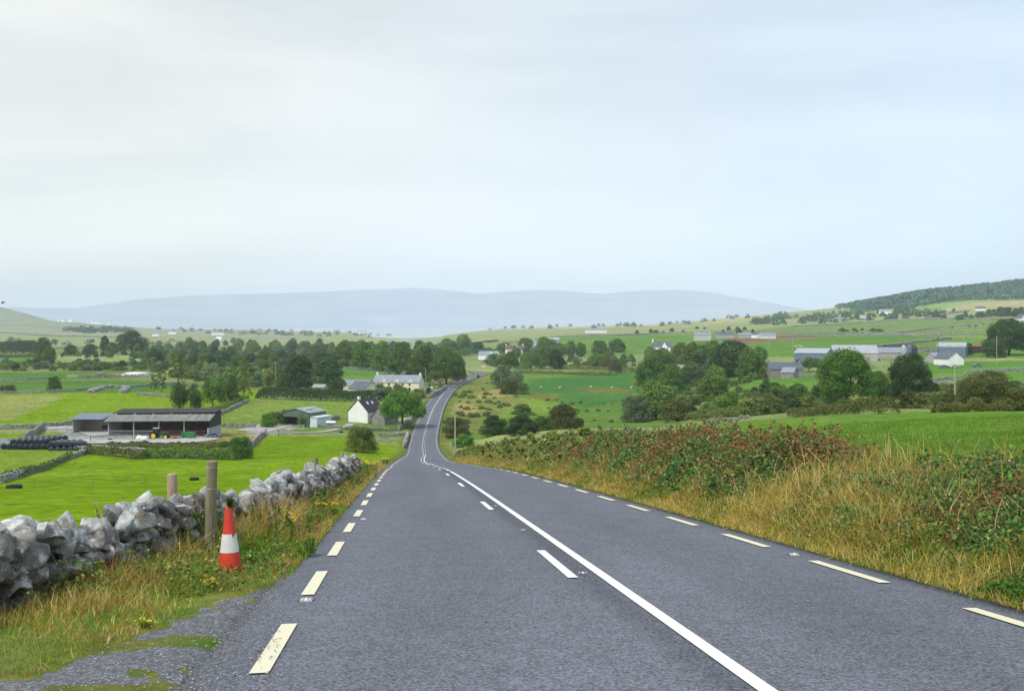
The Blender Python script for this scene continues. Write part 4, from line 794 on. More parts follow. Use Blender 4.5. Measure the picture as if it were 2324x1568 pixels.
def shape(name, *a, multi=1, r0=.03, **k):
    lst = []
    for v in range(3):
        me, c = crown_mesh(a[0] + v * 31, *a[1:], **k); lst.append((me, trunk_mesh(a[0] + v, c, k.get('zl', .22), r0, multi)))
    SH[name] = lst
shape('oak', 11, 9500, 46, zl=.03, size=.019, fill=.125)
shape('spread', 121, 26000, 60, zl=.27, size=.012, fill=.10, r0=.026)
shape('big', 21, 30000, 75, zl=.08, size=.0115, fill=.10)
shape('lolly', 31, 5000, 26, zl=.2, size=.024)
shape('bush', 41, 6000, 36, zl=.02, size=.024, shape='bush', fill=.13)
shape('bigbush', 51, 24000, 70, zl=.02, size=.012, shape='bush', fill=.10)
shape('tall', 61, 5000, 32, zl=.0, size=.020, shape='tall', fill=.15)
shape('cone', 71, 4200, 30, zl=.06, size=.020, shape='cone', fill=.12)
shape('airy', 81, 2600, 42, zl=.16, size=.022, shape='airy', fill=.15)
shape('scrub', 91, 2400, 22, zl=.02, size=.038, shape='bush', fill=.16)
def tree(pos, h, w, kind, shp, label, group=None, cat=None, name=None, trunk=True, var=None):
    v = SH[shp][int(rng.integers(3)) if var is None else var]
    nm = name or ('bush' if shp in ('bush', 'bigbush', 'scrub') else 'tree'); cat = cat or ('bush' if shp in ('bush', 'bigbush', 'scrub') else 'tree')
    if trunk:
        r = empty(nm, pos, rng.uniform(0, 6.28), label, cat, group, (w, w, h)); c = bpy.data.objects.new('crown', v[0]); COL.objects.link(c); c.parent = r
        t = bpy.data.objects.new('trunk', v[1]); COL.objects.link(t); t.parent = r
    else:
        r = bpy.data.objects.new(nm, v[0]); COL.objects.link(r); r.location = pos; r.rotation_euler = (0, 0, rng.uniform(0, 6.28)); r.scale = (w, w, h); props(r, label, cat, group); c = r
    c.material_slots[0].link = 'OBJECT'; c.material_slots[0].material = LM[kind]; return r
def ptree(px, base, top, w, kind, shp, label, ymin=60, group=None, Y=None, trunk=True, **k):
    p = at(px, Y) if Y else hit(px, base, ymin); D = p[1]; h = (HY - top) / F * D - p[2]; return tree((p[0], p[1], p[2] - .1), max(h, .8), w / F * D, kind, shp, label, group, trunk=trunk, **k)
T = [
 (914, 972, 880, 122, 'bright', 'spread', 'bright green spreading tree between the white cottage and the road, trunk bare below'),
 (820, 1026, 962, 88, 'yellow', 'bigbush', 'yellowish green hawthorn bush standing above the far end of the roadside wall'),
 (407, 932, 868, 62, 'dark', 'tall', 'dark ivy clad tree directly behind the right end of the livestock shed'),
 (440, 934, 873, 48, 'dark', 'tall', 'dark narrow tree behind the livestock shed, second of its row'),
 (483, 924, 858, 56, 'green', 'lolly', 'dark green tree in the wall line behind the livestock shed, third of the row'),
 (520, 918, 850, 60, 'green', 'oak', 'rounded dark green tree in the wall line behind the shed, fourth of the row'),
 (553, 912, 812, 46, 'olive', 'airy', 'tall thin open pine at the right end of the row behind the livestock shed'),
 (404, 872, 798, 58, 'olive', 'airy', 'thin feathery conifer above the livestock shed, in front of the scrub'),
 (366, 890, 842, 36, 'olive', 'airy', 'small sparse conifer, left of a pair in the field behind the shed'),
 (350, 888, 850, 28, 'olive', 'airy', 'smallest sparse conifer in the field behind the shed'),
 (678, 886, 806, 92, 'dark', 'oak', 'big dark evergreen tree behind the long clipped hedge, left of two'),
 (742, 892, 812, 96, 'dark', 'oak', 'big dark evergreen tree behind the long clipped hedge, right of two, next to the farmhouse'),
 (610, 878, 836, 40, 'olive', 'oak', 'pale olive tree behind the left end of the long hedge'),
 (655, 884, 853, 26, 'purple', 'bush', 'round purple leaved bush behind the left end of the long hedge'),
 (640, 884, 850, 40, 'green', 'oak', 'green garden tree beside the purple bush behind the long hedge'),
 (854, 866, 848, 14, 'dark', 'cone', 'single small dark conifer in the field above the farmhouse'),
 (922, 893, 844, 54, 'purple', 'oak', 'dark purple leaved tree at the right end of the cream farmhouse'),
 (862, 912, 868, 48, 'grey', 'airy', 'pale feathery willow in front of the cream farmhouse'),
 (905, 912, 872, 60, 'olive', 'oak', 'olive garden tree in front of the purple tree'), (880, 908, 876, 40, 'green', 'oak', 'small green garden tree against the front of the cream farmhouse'),
 (975, 893, 872, 18, 'dark', 'cone', 'small dark conifer in the garden by the road'),
 (1000, 888, 872, 22, 'brown', 'bush', 'small round clipped bush by the side road junction'),
 (950, 905, 880, 46, 'yellow', 'bush', 'yellow green shrub in the garden behind the bright roadside tree'),
 (1013, 872, 786, 92, 'green', 'big', 'large dark green tree nearest the road bend, right end of the belt'),
 (960, 864, 784, 84, 'green', 'oak', 'large tree in the belt left of the road bend, second from the road'),
 (912, 850, 778, 78, 'green', 'oak', 'broad tree of the belt above the farmhouse field, third from the road'),
 (866, 842, 774, 72, 'green', 'oak', 'broad tree of the belt above the farmhouse field, fourth from the road'),
 (822, 838, 772, 70, 'green', 'oak', 'dark tree of the belt above the farmhouse field, fifth from the road'),
 (780, 832, 776, 62, 'green', 'oak', 'leftmost tree of the belt above the farmhouse field'),
 (1040, 866, 800, 44, 'green', 'oak', 'small tree leaning out to the road bend'),
 (1052, 798, 758, 50, 'green', 'oak', 'dark tree mass rising above the belt beyond the road bend'),
 (1015, 800, 768, 56, 'green', 'oak', 'rounded tree beyond the belt, left of the highest one'),
 (1085, 800, 776, 40, 'blue', 'oak', 'tree by the hedgerow below the white bungalow'),
 (297, 803, 750, 86, 'dark', 'oak', 'big dark domed tree standing alone in the left distance'),
 (238, 800, 762, 28, 'dark', 'oak', 'small dark tree left of the big domed tree'), (255, 806, 776, 40, 'green', 'oak', 'green tree at the left foot of the big domed tree'),
 (205, 806, 780, 44, 'dark', 'oak', 'low dark tree in the left distance hedgerow'), (160, 808, 782, 40, 'dark', 'oak', 'low dark tree right of the pale green tree at the left'),
 (98, 818, 765, 50, 'green', 'oak', 'pale green tall tree at the right end of the dark row, far left'), (112, 822, 785, 36, 'olive', 'oak', 'lower pale green tree in front of the far left row'),
 (122, 886, 852, 40, 'green', 'bush', 'rounded hawthorn on the wall between the left green strips'), (24, 892, 872, 38, 'brown', 'bush', 'brown green bush on the wall at the left edge'), (5, 892, 874, 16, 'brown', 'bush', 'narrow brown bush at the left edge of the picture'),
 (690, 968, 930, 38, 'green', 'bigbush', 'conical green bush in front of the green farm shed'), (625, 966, 930, 50, 'green', 'bigbush', 'dark bush growing over the yard wall left of the green shed'), (605, 970, 936, 40, 'bright', 'bush', 'green bush at the gates left of the green shed'), (648, 962, 926, 34, 'green', 'bush', 'green bush touching the left wall of the green shed'),
 (545, 1040, 985, 72, 'bright', 'bigbush', 'bright green elder bush spreading over the wall corner right of the livestock yard'), (515, 1036, 996, 50, 'bright', 'bigbush', 'green bush left of the elder at the yard wall'),
 # right of the road
 (1038, 992, 944, 70, 'brown', 'bigbush', 'dark bush behind the timber pole right of the road'), (1052, 1014, 982, 64, 'bright', 'bigbush', 'bright green bush at the foot of the timber pole right of the road'),
 (1122, 988, 938, 80, 'dark', 'bigbush', 'rounded dark green bush, leftmost of the clump below the marsh'), (1185, 988, 936, 90, 'dark', 'bigbush', 'dark green bush in the middle of the clump below the marsh'), (1280, 974, 912, 100, 'brown', 'bigbush', 'big wind shaped hawthorn with brown leaves, right end of the clump below the marsh'), (1228, 978, 942, 56, 'green', 'bush', 'low bush between the rounded bush and the big hawthorn'),
 (1185, 940, 915, 60, 'green', 'bush', 'low green bush behind the clump below the marsh'),
 (1140, 880, 828, 58, 'grey', 'oak', 'grey green willow at the near left edge of the marsh'), (1172, 884, 838, 46, 'grey', 'tall', 'smaller grey green willow right of the first at the marsh edge'), (1158, 894, 860, 52, 'brown', 'bush', 'brown green bush in front of the two willows'), (1186, 894, 866, 40, 'olive', 'bush', 'pale brown bush at the right foot of the willows'),
 (1120, 862, 846, 20, 'bright', 'bush', 'small bright bush near the road bend'), (1085, 858, 850, 12, 'dark', 'cone', 'tiny dark conifer on the outside of the road bend'),
 (1480, 886, 812, 94, 'bright', 'oak', 'light green rounded tree above the right marsh edge'), (1490, 952, 862, 120, 'green', 'oak', 'tall green tree at the near right corner of the marsh'), (1440, 958, 896, 84, 'grey', 'oak', 'blue grey willow leaning over the near right corner of the marsh'), (1535, 956, 904, 90, 'brown', 'oak', 'dark tree right of the corner willow'), (1530, 890, 826, 80, 'green', 'oak', 'green tree behind the tall corner tree'),
 (1652, 946, 888, 92, 'green', 'oak', 'dark green tree standing out of the scrub slope'), (1620, 900, 842, 90, 'green', 'oak', 'dark rounded tree above the scrub, right of the ruin'), (1700, 942, 902, 60, 'dark', 'bush', 'dark bush right of the tree in the scrub slope'),
 (1580, 852, 780, 96, 'green', 'oak', 'large tree of the wood right of the marsh'), (1500, 846, 790, 86, 'green', 'oak', 'left tree of the wood right of the marsh'), (1650, 858, 772, 110, 'dark', 'oak', 'highest dark tree of the wood right of the marsh'), (1705, 860, 788, 84, 'green', 'oak', 'right hand tree of the wood, beside the slate farmhouse'), (1545, 830, 776, 60, 'olive', 'oak', 'pale tree at the back of the wood'), (1612, 838, 772, 70, 'green', 'oak', 'tree at the back of the wood, left of the highest'),
 (1400, 800, 768, 50, 'green', 'oak', 'rounded tree alone in the field, right of a pair'), (1360, 802, 772, 50, 'green', 'oak', 'rounded tree alone in the field, left of a pair'), (1290, 802, 780, 46, 'grey', 'oak', 'grey green tree left of the field pair'), (1255, 804, 782, 40, 'olive', 'oak', 'pale low tree at the left of the field pair'),
 (1355, 836, 800, 44, 'green', 'oak', 'dark tree on the far edge of the marsh'), (1395, 846, 812, 40, 'olive', 'oak', 'pale tree on the far edge of the marsh'), (1378, 838, 806, 30, 'brown', 'oak', 'brownish tree between the two on the far marsh edge'),
 (1120, 826, 802, 50, 'green', 'oak', 'tree at the left end of the row behind the road bend'), (1158, 836, 796, 50, 'green', 'oak', 'tree in the row behind the marsh, beside the street lamp'), (1195, 838, 798, 40, 'green', 'oak', 'darker tree in the row behind the marsh, third from the left'), (1228, 838, 790, 50, 'green', 'oak', 'tree in the row behind the marsh, fourth from the left'), (1262, 838, 792, 46, 'dark', 'oak', 'dark tree at the right end of the row behind the marsh'),
 (1192, 802, 766, 54, 'green', 'oak', 'tall tree in the second row behind the marsh, left'), (1240, 802, 764, 66, 'green', 'oak', 'tall tree in the second row behind the marsh, right'), (1145, 804, 776, 52, 'green', 'oak', 'rounded tree at the left end of the second row'), 
 (1922, 914, 784, 150, 'bright', 'big', 'tall bright green tree at the head of the right pasture'), (2062, 922, 794, 120, 'dark', 'big', 'tall dark tree with bare branches right of the bright green one'), (1990, 908, 840, 90, 'bright', 'big', 'bright green tree between the tall bright and the tall dark one'), (1885, 908, 830, 80, 'olive', 'oak', 'olive tree on the left of the tall bright green tree'), (2108, 912, 860, 60, 'dark', 'oak', 'lower dark tree on the right of the tall dark one'),
 (2238, 928, 836, 160, 'brown', 'big', 'broad dark brown green thorn tree beside the pole, behind the right pasture'), (2150, 930, 885, 60, 'olive', 'bush', 'olive bush left of the pole behind the right pasture'), (2310, 932, 880, 90, 'brown', 'bush', 'dark bush at the right edge behind the pasture'),
 (2290, 806, 718, 130, 'dark', 'big', 'big dark domed tree at the right edge beyond the farm'), (2258, 812, 764, 60, 'dark', 'oak', 'lower dark tree at the left foot of the big dome tree'),
 (1812, 842, 816, 26, 'dark', 'lolly', 'windblown tree left of the small grove before the slate farmhouse'), (1836, 844, 810, 34, 'green', 'lolly', 'second windblown tree of the small grove'), (1856, 842, 812, 30, 'green', 'lolly', 'third windblown tree of the small grove'), (1880, 838, 808, 26, 'dark', 'lolly', 'fourth tree of the small grove, half behind the tall bright tree'),
 (2196, 806, 778, 36, 'dark', 'oak', 'dark tree in front of the white farm cottage on the right'), (2140, 814, 798, 60, 'olive', 'bush', 'green bramble mound before the white farm cottage'), (1820, 908, 872, 50, 'green', 'bush', 'bush in the small field below the slate farmhouse')]
for row in T:
    ptree(*row[:6], row[6])
# the long clipped hedge behind the white cottage, and hedges by the walls
def hedge(a, b_, h, w, kind, label, n=9000, size=.20, name='hedge', lump=.15, ymin=60):
    A = np.array(hit(a[0], a[1], ymin)); B = np.array(hit(b_[0], b_[1], ymin)); d = (B - A)[:2]; L_ = np.linalg.norm(d); d /= L_; nn = np.array((-d[1], d[0]))
    t = rng.random(n) * L_; th = rng.random(n) * math.pi; hh = h * (1 - lump + 2 * lump * fbm(t / h / 1.2, t * 0 + A[0], 3, 4)); rr = .8 + .22 * rng.random(n)
    hh = hh * np.clip(np.minimum(t, L_ - t) / (h * .6), 0, 1)**.4; o_ = np.cos(th); o_ = np.sign(o_) * np.abs(o_)**.45 * w / 2 * rr; z = np.sin(th)**.45 * hh * rr; x = A[0] + d[0] * t + nn[0] * o_; y = A[1] + d[1] * t + nn[1] * o_
    P = np.stack([x, y, ground_z(x, y) + z - .1], 1); N_ = np.stack([nn[0] * np.cos(th), nn[1] * np.cos(th), np.sin(th) * .8], 1) + rng.normal(size=(n, 3)) * .5
    V, Q = leaf_quads(P, N_, size * rng.uniform(.6, 1.4, n), .7); o = mesh_np(name, V, Q, LM[kind]); props(o, label, 'hedge'); return o
hedge((582, 905), (925, 918), 4.3, 2.6, 'dark', 'long dark green clipped conifer hedge running behind the white cottage', 16000, .26)
hedge((195, 1030), (330, 1042), 1.6, 2.0, 'olive', 'olive bramble growth on the wall below the livestock yard, left part', 4000, .16, lump=.4)
hedge((320, 1038), (540, 1044), 2.0, 2.4, 'green', 'dark bramble growth on the wall below the livestock yard, right part', 7000, .16, lump=.4)
hedge((190, 1020), (520, 1015), 1.1, 7, 'brown', 'dry brown weeds on the bank between the yard and the wall', 7000, .16, lump=.5)
hedge((498, 938), (560, 908), 2.2, 2.2, 'green', 'low dark hedge under the row of trees behind the shed', 3000, .2, lump=.3)
hedge((1560, 950), (1720, 945), 2.2, 8, 'olive', 'low olive scrub at the top of the right pasture wall, left part', 6000, .2, lump=.5)
hedge((0, 1092), (160, 1040), 1.2, 1.2, 'green', 'green ivy hedge on the diagonal wall in the left field', 3500, .12, lump=.4)
hedge((1800, 944), (2020, 938), 1.9, 2.6, 'brown', 'reddish brown bramble hedge along the top of the right pasture', 16000, .12, lump=.6)
hedge((2120, 936), (2330, 930), 1.3, 2.2, 'brown', 'rusty brown growth along the top of the right pasture at the right', 12000, .12, lump=.6)
hedge((1270, 838), (1440, 845), 2.6, 4, 'olive', 'low olive hedge along the far edge of the marsh', 4000, .35, lump=.4)
hedge((1180, 846), (1400, 852), 2.0, 4, 'olive', 'olive rush bank between marsh and tree row', 4000, .35, lump=.4)
hedge((-40, 802), (92, 802), 12, 12, 'dark', 'row of dark blue green trees in the far left distance', 7000, .9, lump=.25)
hedge((-40, 812), (80, 812), 3, 4, 'green', 'low hedgerow below the dark row, far left', 2500, .5, lump=.3)
hedge((1000, 790), (1130, 776), 3.5, 5, 'dark', 'dark hedgerow climbing the slope to the white bungalow', 3500, .5, lump=.3)
hedge((1000, 815), (1110, 800), 5, 8, 'blue', 'rounded hedgerow beyond the road bend', 3500, .6, lump=.3)
hedge((1090, 806), (1130, 797), 3, 5, 'green', 'short hedgerow right of the road bend', 1500, .5, lump=.3)
# scattered trees and bushes of one region share a look; each is its own object
FAR = []; LOW = []
def mass(poly, n, hr, wr, ymin, to=None):
    xs = [p[0] for p in poly]; ys_ = [p[1] for p in poly]; k = 0
    while k < n:
        px, py = rng.uniform(min(xs), max(xs)), rng.uniform(min(ys_), max(ys_))
        if not inpoly(np.array([px]), np.array([py]), poly)[0]: continue
        p = hit(px, py, ymin); h = rng.uniform(*hr); (FAR if to is None else to).append((p, h, h * rng.uniform(*wr))); k += 1
def scatter(poly, n, hr, wr, kinds, shp, label, group, ymin=60, trunk=True, mind=6, name=None, jit=0):
    xs = [p[0] for p in poly]; ys_ = [p[1] for p in poly]; pts = []; tries = 0
    while len(pts) < n and tries < n * 40:
        tries += 1; px, py = rng.uniform(min(xs), max(xs)), rng.uniform(min(ys_), max(ys_))
        if not inpoly(np.array([px]), np.array([py]), poly)[0]: continue
        if any(abs(px - a) < mind and abs(py - b_) < mind * .4 for a, b_ in pts): continue
        p = hit(px, py, ymin); l, _ = road_near([p[0]], [p[1]])
        if abs(l[0]) < 9: continue
        pts.append((px, py)); h = rng.uniform(*hr); w = h * rng.uniform(*wr)
        tree((p[0], p[1], p[2] - .1), h, w, kinds[int(rng.integers(len(kinds)))], shp[int(rng.integers(len(shp)))] if isinstance(shp, list) else shp, label, group, trunk=trunk, name=name)
scatter([(300, 800), (345, 788), (780, 788), (845, 800), (850, 836), (780, 836), (600, 842), (500, 838), (330, 826)], 135, (5, 12.5), (1.0, 1.7), ['green', 'green', 'grey', 'olive', 'dark', 'blue'], ['oak', 'oak', 'oak', 'bush'], 'rounded green tree of the wood stretching left of the farmhouse belt', 'trees of the wood in the left middle distance', 300, True, 15)
scatter([(420, 785), (450, 776), (900, 786), (1000, 800), (990, 815), (860, 800), (450, 790)], 34, (6, 14), (1.1, 1.7), ['green', 'blue', 'blue'], 'oak', 'blue green tree on the far skyline of the left wood', 'trees on the skyline of the left wood', 600, True, 18)
scatter([(0, 822), (330, 826), (560, 842), (600, 872), (420, 862), (340, 842), (0, 842)], 92, (2.2, 5), (1.3, 2.2), ['olive', 'green', 'grey', 'green', 'dark'], 'scrub', 'low scrub bush in the rough strip between the left fields and the wood', 'scrub bushes of the left rough strip', 300, False, 9)
scatter([(430, 842), (780, 840), (770, 862), (640, 875), (560, 880), (430, 868)], 52, (3, 6.5), (1.0, 1.7), ['olive', 'green', 'grey', 'olive', 'dark'], 'scrub', 'olive hazel bush in the thicket above the long hedge', 'hazel bushes above the long hedge', 300, False, 10)
scatter([(130, 806), (300, 806), (430, 812), (420, 818), (130, 812)], 16, (3.5, 6), (1.0, 1.5), ['dark', 'green'], 'scrub', 'dark bush in the hedgerow under the big domed tree', 'hedgerow bushes under the big domed tree', 400, False, 12)
scatter([(1460, 905), (1560, 880), (1900, 880), (1890, 925), (1720, 946), (1560, 955)], 76, (1.8, 4.2), (1.2, 2.0), ['olive', 'green', 'olive', 'green', 'dark', 'bright'], 'bush', 'rounded scrub bush on the slope between the marsh wood and the right pasture', 'scrub bushes of the right slope', 190, True, 13)
scatter([(1960, 900), (2330, 880), (2330, 918), (2140, 930), (2000, 925)], 26, (2, 3.6), (1.3, 2.0), ['olive', 'green', 'brown'], 'bush', 'rough bush behind the tall trees at the top right of the pasture', 'bushes behind the right pasture', 190, True, 14)
scatter([(1440, 820), (1500, 800), (1640, 795), (1730, 815), (1735, 865), (1600, 880), (1450, 870)], 30, (7, 10), (1.1, 1.5), ['green', 'dark', 'green', 'olive', 'grey'], 'oak', 'rounded tree inside the wood between the marsh and the slate farmhouse', 'trees inside the wood right of the marsh', 300, True, 20)
scatter([(1100, 822), (1280, 818), (1440, 815), (1440, 836), (1280, 830), (1110, 832)], 18, (5, 8), (1.0, 1.5), ['green', 'grey', 'olive'], 'oak', 'tree in the loose row behind the marsh', 'trees behind the marsh', 500, True, 14)
scatter([(1130, 800), (1280, 796), (1330, 800), (1330, 812), (1130, 812)], 14, (7, 10), (1.0, 1.5), ['green', 'grey', 'blue'], 'oak', 'grey green tree in the second belt behind the marsh', 'trees of the second belt behind the marsh', 500, True, 16)
mass([(1010, 930), (1040, 885), (1085, 855), (1140, 880), (1180, 905), (1120, 945), (1060, 980), (1010, 985)], 60, (.6, 1.8), (1.6, 2.8), 150, LOW)
mass([(1210, 905), (1420, 905), (1400, 960), (1200, 960)], 22, (.5, 1.2), (1.6, 3), 200, LOW)
mass([(300, 800), (345, 788), (780, 788), (845, 800), (850, 836), (780, 836), (600, 842), (500, 838), (330, 826)], 190, (3, 6.5), (1.3, 2.0), 300, LOW); mass([(1440, 830), (1500, 810), (1640, 805), (1730, 825), (1735, 868), (1600, 885), (1450, 880)], 60, (2.5, 5), (1.3, 2), 300, LOW); mass([(1100, 822), (1440, 815), (1440, 836), (1110, 834)], 40, (2, 4), (1.3, 2.2), 500, LOW)
mass([(0, 822), (330, 826), (560, 842), (600, 872), (420, 862), (340, 842), (0, 842)], 170, (1, 2.6), (1.6, 3), 300, LOW); mass([(1460, 905), (1560, 880), (1900, 880), (1890, 925), (1720, 946), (1560, 955)], 160, (.7, 2), (1.4, 2.6), 190, LOW); mass([(430, 842), (780, 840), (770, 862), (640, 875), (560, 880), (430, 868)], 90, (1, 3), (1.4, 2.4), 300, LOW)
# far hedgerow trees, too small to show a trunk
mass([(1690, 738), (1760, 715), (2050, 705), (2150, 716), (2060, 724), (1800, 738)], 110, (9, 15), (1.1, 1.7), 1000)
scatter([(1430, 752), (1700, 742), (1720, 756), (1440, 760)], 14, (4, 7), (1.1, 1.7), ['blue', 'dark'], 'scrub', 'small dark tree near the distant houses right of centre', 'small trees near the distant houses', 800, False, 12, 'tree')
mass([(1080, 744), (1500, 734), (1640, 722), (1700, 716), (1700, 722), (1500, 742), (1080, 749)], 40, (8, 14), (1.2, 1.8), 2300)
scatter([(2240, 716), (2330, 706), (2330, 722), (2180, 722)], 14, (9, 14), (1.1, 1.6), ['blue', 'dark'], 'scrub', 'tree of the clump round the white cottage on the right hillside', 'trees on the right hillside', 900, False, 9, 'tree')
scatter([(2080, 712), (2230, 706), (2230, 726), (2090, 728)], 9, (6, 9), (1.1, 1.8), ['blue', 'dark'], 'scrub', 'lone bush in the fields of the right hillside', 'lone bushes on the right hillside', 900, False, 16, 'tree')
mass([(330, 744), (760, 752), (960, 760), (960, 766), (700, 764), (400, 756)], 90, (9, 15), (1.3, 2.2), 2000)
mass([(150, 748), (300, 748), (300, 756), (150, 756)], 60, (12, 18), (1.4, 2.0), 2000)
mass([(0, 770), (200, 776), (420, 772), (420, 786), (0, 788)], 30, (5, 9), (1.3, 2.4), 1200)
scatter([(1900, 752), (1990, 748), (2000, 756), (1900, 757)], 7, (3, 5), (1.3, 2.4), ['dark'], 'scrub', 'dark bush on the wall junction in the right fields', 'bushes on the right field walls', 700, False, 8)
def far_mass(L_, name, m_, label, cat, m=70, q=.13):
    V = []
    for p, h, w in L_:
        d = rng.normal(size=(m, 3)); d /= np.linalg.norm(d, axis=1)[:, None]; d[:, 2] = np.abs(d[:, 2]); Pp = np.array(p) + d * np.array((w * .45, w * .45, h * .85)) * rng.uniform(.6, 1.05, (m, 1)); V.append(leaf_quads(Pp, d + rng.normal(size=(m, 3)) * .4, np.full(m, h * q) * rng.uniform(.6, 1.4, m), .75)[0])
    V = np.concatenate(V); o = mesh_np(name, V, np.arange(len(V)).reshape(-1, 4), m_); props(o, label, cat, None, 'stuff')
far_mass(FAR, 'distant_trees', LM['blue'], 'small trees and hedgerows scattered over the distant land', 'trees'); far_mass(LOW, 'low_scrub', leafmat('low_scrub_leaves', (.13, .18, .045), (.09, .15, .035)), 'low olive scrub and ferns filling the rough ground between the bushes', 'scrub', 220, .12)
# the wooded hill: one mass of trees
def forest():
    n = 5200; V = []; u = rng.uniform(1900, 2800, n); Y = np.exp(rng.uniform(math.log(1900), math.log(3100), n)); X = (u - CX) / F * Y; Z = ground_z(X, Y); py = HY - Z / Y * F
    lim = np.interp(u, [1900, 1985, 2060, 2130, 2240, 2330, 2800], [704, 703, 702, 690, 684, 681, 676]); k = (py < lim - 1) & (Y > 2050) & (fbm(X / 160, Y / 200, 3, 90) < .66); X, Y, Z = X[k], Y[k], Z[k]; m = 15
    r = rng.uniform(6, 10, len(X)); d = rng.normal(size=(len(X), m, 3)); d /= np.linalg.norm(d, axis=2)[..., None]; d[..., 2] = np.abs(d[..., 2])
    P = (np.stack([X, Y, Z + 3], 1)[:, None] + d * r[:, None, None] * np.array((1, 1, .95))).reshape(-1, 3); Vv, Q = leaf_quads(P, d.reshape(-1, 3) + rng.normal(size=(len(P), 3)) * .3, np.repeat(r * .42, m) * rng.uniform(.7, 1.2, len(P)), .8)
    o = mesh_np('forest', Vv, Q, mat('hazy_forest_leaves', attr=True, rough=.9, spec=.05), cols=np.repeat(pick([(.055, .13, .095), (.07, .15, .105), (.045, .11, .085), (.12, .17, .12)], [3, 2, 2, .8], len(P)), 4, 0)); props(o, 'dark woodland covering the hill at the right horizon', 'forest', None, 'stuff')  # leaf greens shifted to blue: distance haze put into the colour
forest()
# ---------------------------------------------------------------- field walls
far_wall([(0, 1097, 60), (60, 1078, 60), (130, 1052, 60), (215, 1024, 60)], 'dark stone wall running diagonally up the left field to the yard', .9)
far_wall([(25, 1016, 150), (110, 1019, 150), (200, 1022, 150)], 'short stone wall along the front of the black silage bales', .9)
far_wall([(210, 1024, 150), (300, 1030, 150), (420, 1040, 150), (530, 1042, 150)], 'stone wall below the livestock yard, overgrown with brambles', 1.2)
far_wall([(530, 1042, 150), (570, 1014, 150), (604, 985, 150)], 'stone wall climbing from the yard corner to the farm gates', 1.2)
far_wall([(-20, 975, 220), (70, 973, 220), (160, 966, 220), (190, 964, 220)], 'stone wall behind the bales at the left, along the green field', 1.1)
far_wall([(60, 1000, 200), (85, 985, 200), (100, 972, 200)], 'short thick wall beside the bales at the left of the yard', 1.6)
far_wall([(470, 968, 220), (520, 970, 220), (580, 972, 220)], 'stone wall between the livestock shed and the farm gates', 1.0)
far_wall([(-20, 895, 300), (80, 893, 300), (170, 888, 300), (215, 884, 300)], 'stone wall across the left fields, under the hawthorn', 1.2)
far_wall([(205, 892, 300), (240, 880, 300), (290, 882, 300), (280, 892, 300)], 'tumbled heap of pale wall stones in the left fields', 1.1, 2.4, size=.42)
far_wall([(280, 882, 300), (350, 876, 300), (410, 872, 300)], 'dark ivy grown wall behind the shed fields', 1.3)
far_wall([(310, 896, 300), (345, 899, 300), (405, 903, 300)], 'broken stone wall end in the field behind the shed', 1.0)
far_wall([(-20, 866, 300), (60, 864, 300), (115, 860, 300)], 'wall across the left green strips, left of the gate', 1.2)
far_wall([(178, 859, 300), (260, 857, 300), (365, 855, 300)], 'pale stone wall in front of the white silage pile', 1.6, .8)
far_wall([(498, 942, 220), (530, 928, 220), (562, 912, 220)], 'stone wall under the hedge behind the livestock shed', 1.0)
far_wall([(690, 968, 220), (735, 962, 220), (770, 950, 220)], 'stone wall curving from the green shed yard', 1.3)
far_wall([(700, 968, 220), (780, 975, 220), (860, 978, 220), (905, 976, 220)], 'low wall between the bright field and the cottage lawn', .8)
far_wall([(788, 955, 220), (850, 957, 220), (900, 958, 220)], 'grey garden wall in front of the white cottage', 1.2, .6)
far_wall([(905, 978, 220), (930, 962, 220), (943, 938, 220)], 'roadside wall rising beside the bright green tree', 1.2, .6)
far_wall([(862, 991, 200), (905, 990, 200), (928, 988, 200)], 'short wall at the end of the bright field by the road', .9)
far_wall([(926, 988, 190), (922, 1002, 190), (918, 1016, 190)], 'white topped wall running along the road below the cottage', 1.0, .6)
far_wall([(978, 903, 320), (1000, 892, 320), (1012, 882, 320)], 'garden wall at the side road junction', 1.8, .8)
far_wall([(780, 838, 400), (870, 842, 400), (960, 862, 400), (1000, 872, 400)], 'dark wall under the tree belt above the farmhouse field', 1.3)
far_wall([(1340, 992, 90), (1400, 984, 90), (1440, 980, 90)], 'half buried pale wall right of the clump below the marsh', .55)
far_wall([(1600, 962, 90), (1640, 958, 90), (1700, 950, 90)], 'low pale wall at the top left of the right pasture', .6)
far_wall([(2100, 872, 230), (2160, 876, 230), (2230, 888, 230)], 'stone wall below the right farm, sloping down to the pole', 1.1)
far_wall([(2110, 866, 230), (2150, 862, 230), (2200, 860, 230)], 'upper stone wall below the right farm', 1.0)
far_wall([(2190, 848, 300), (2260, 845, 300), (2340, 842, 300)], 'long stone wall at the right edge below the farm', 1.3)
far_wall([(1700, 858, 300), (1780, 857, 300), (1880, 852, 300)], 'grey wall between the slate farmhouse field and the lower field', 1.1)
far_wall([(1855, 812, 480), (1950, 795, 480), (2040, 784, 480), (2160, 770, 480)], 'long pale wall climbing the fields behind the right farm', 1.8, 1.2)
far_wall([(1700, 768, 480), (1850, 764, 480), (2030, 762, 480), (2230, 760, 480)], 'long grey wall crossing the right fields above the farm', 1.6, 1.2)
far_wall([(2010, 756, 700), (2060, 764, 700), (2150, 762, 700)], 'wall junction in the upper right fields', 1.6, 1)
far_wall([(1720, 758, 700), (1900, 757, 700), (2010, 756, 700)], 'thin grey wall below the cattle field', 1.6, 1)
far_wall([(2030, 758, 800), (2130, 744, 800), (2240, 736, 800)], 'dark wall climbing the hillside left of the cattle', 1.6, 1)
far_wall([(1800, 742, 1200), (2000, 730, 1200), (2330, 724, 1200)], 'distant wall under the tree belt on the right', 2, 1.5)
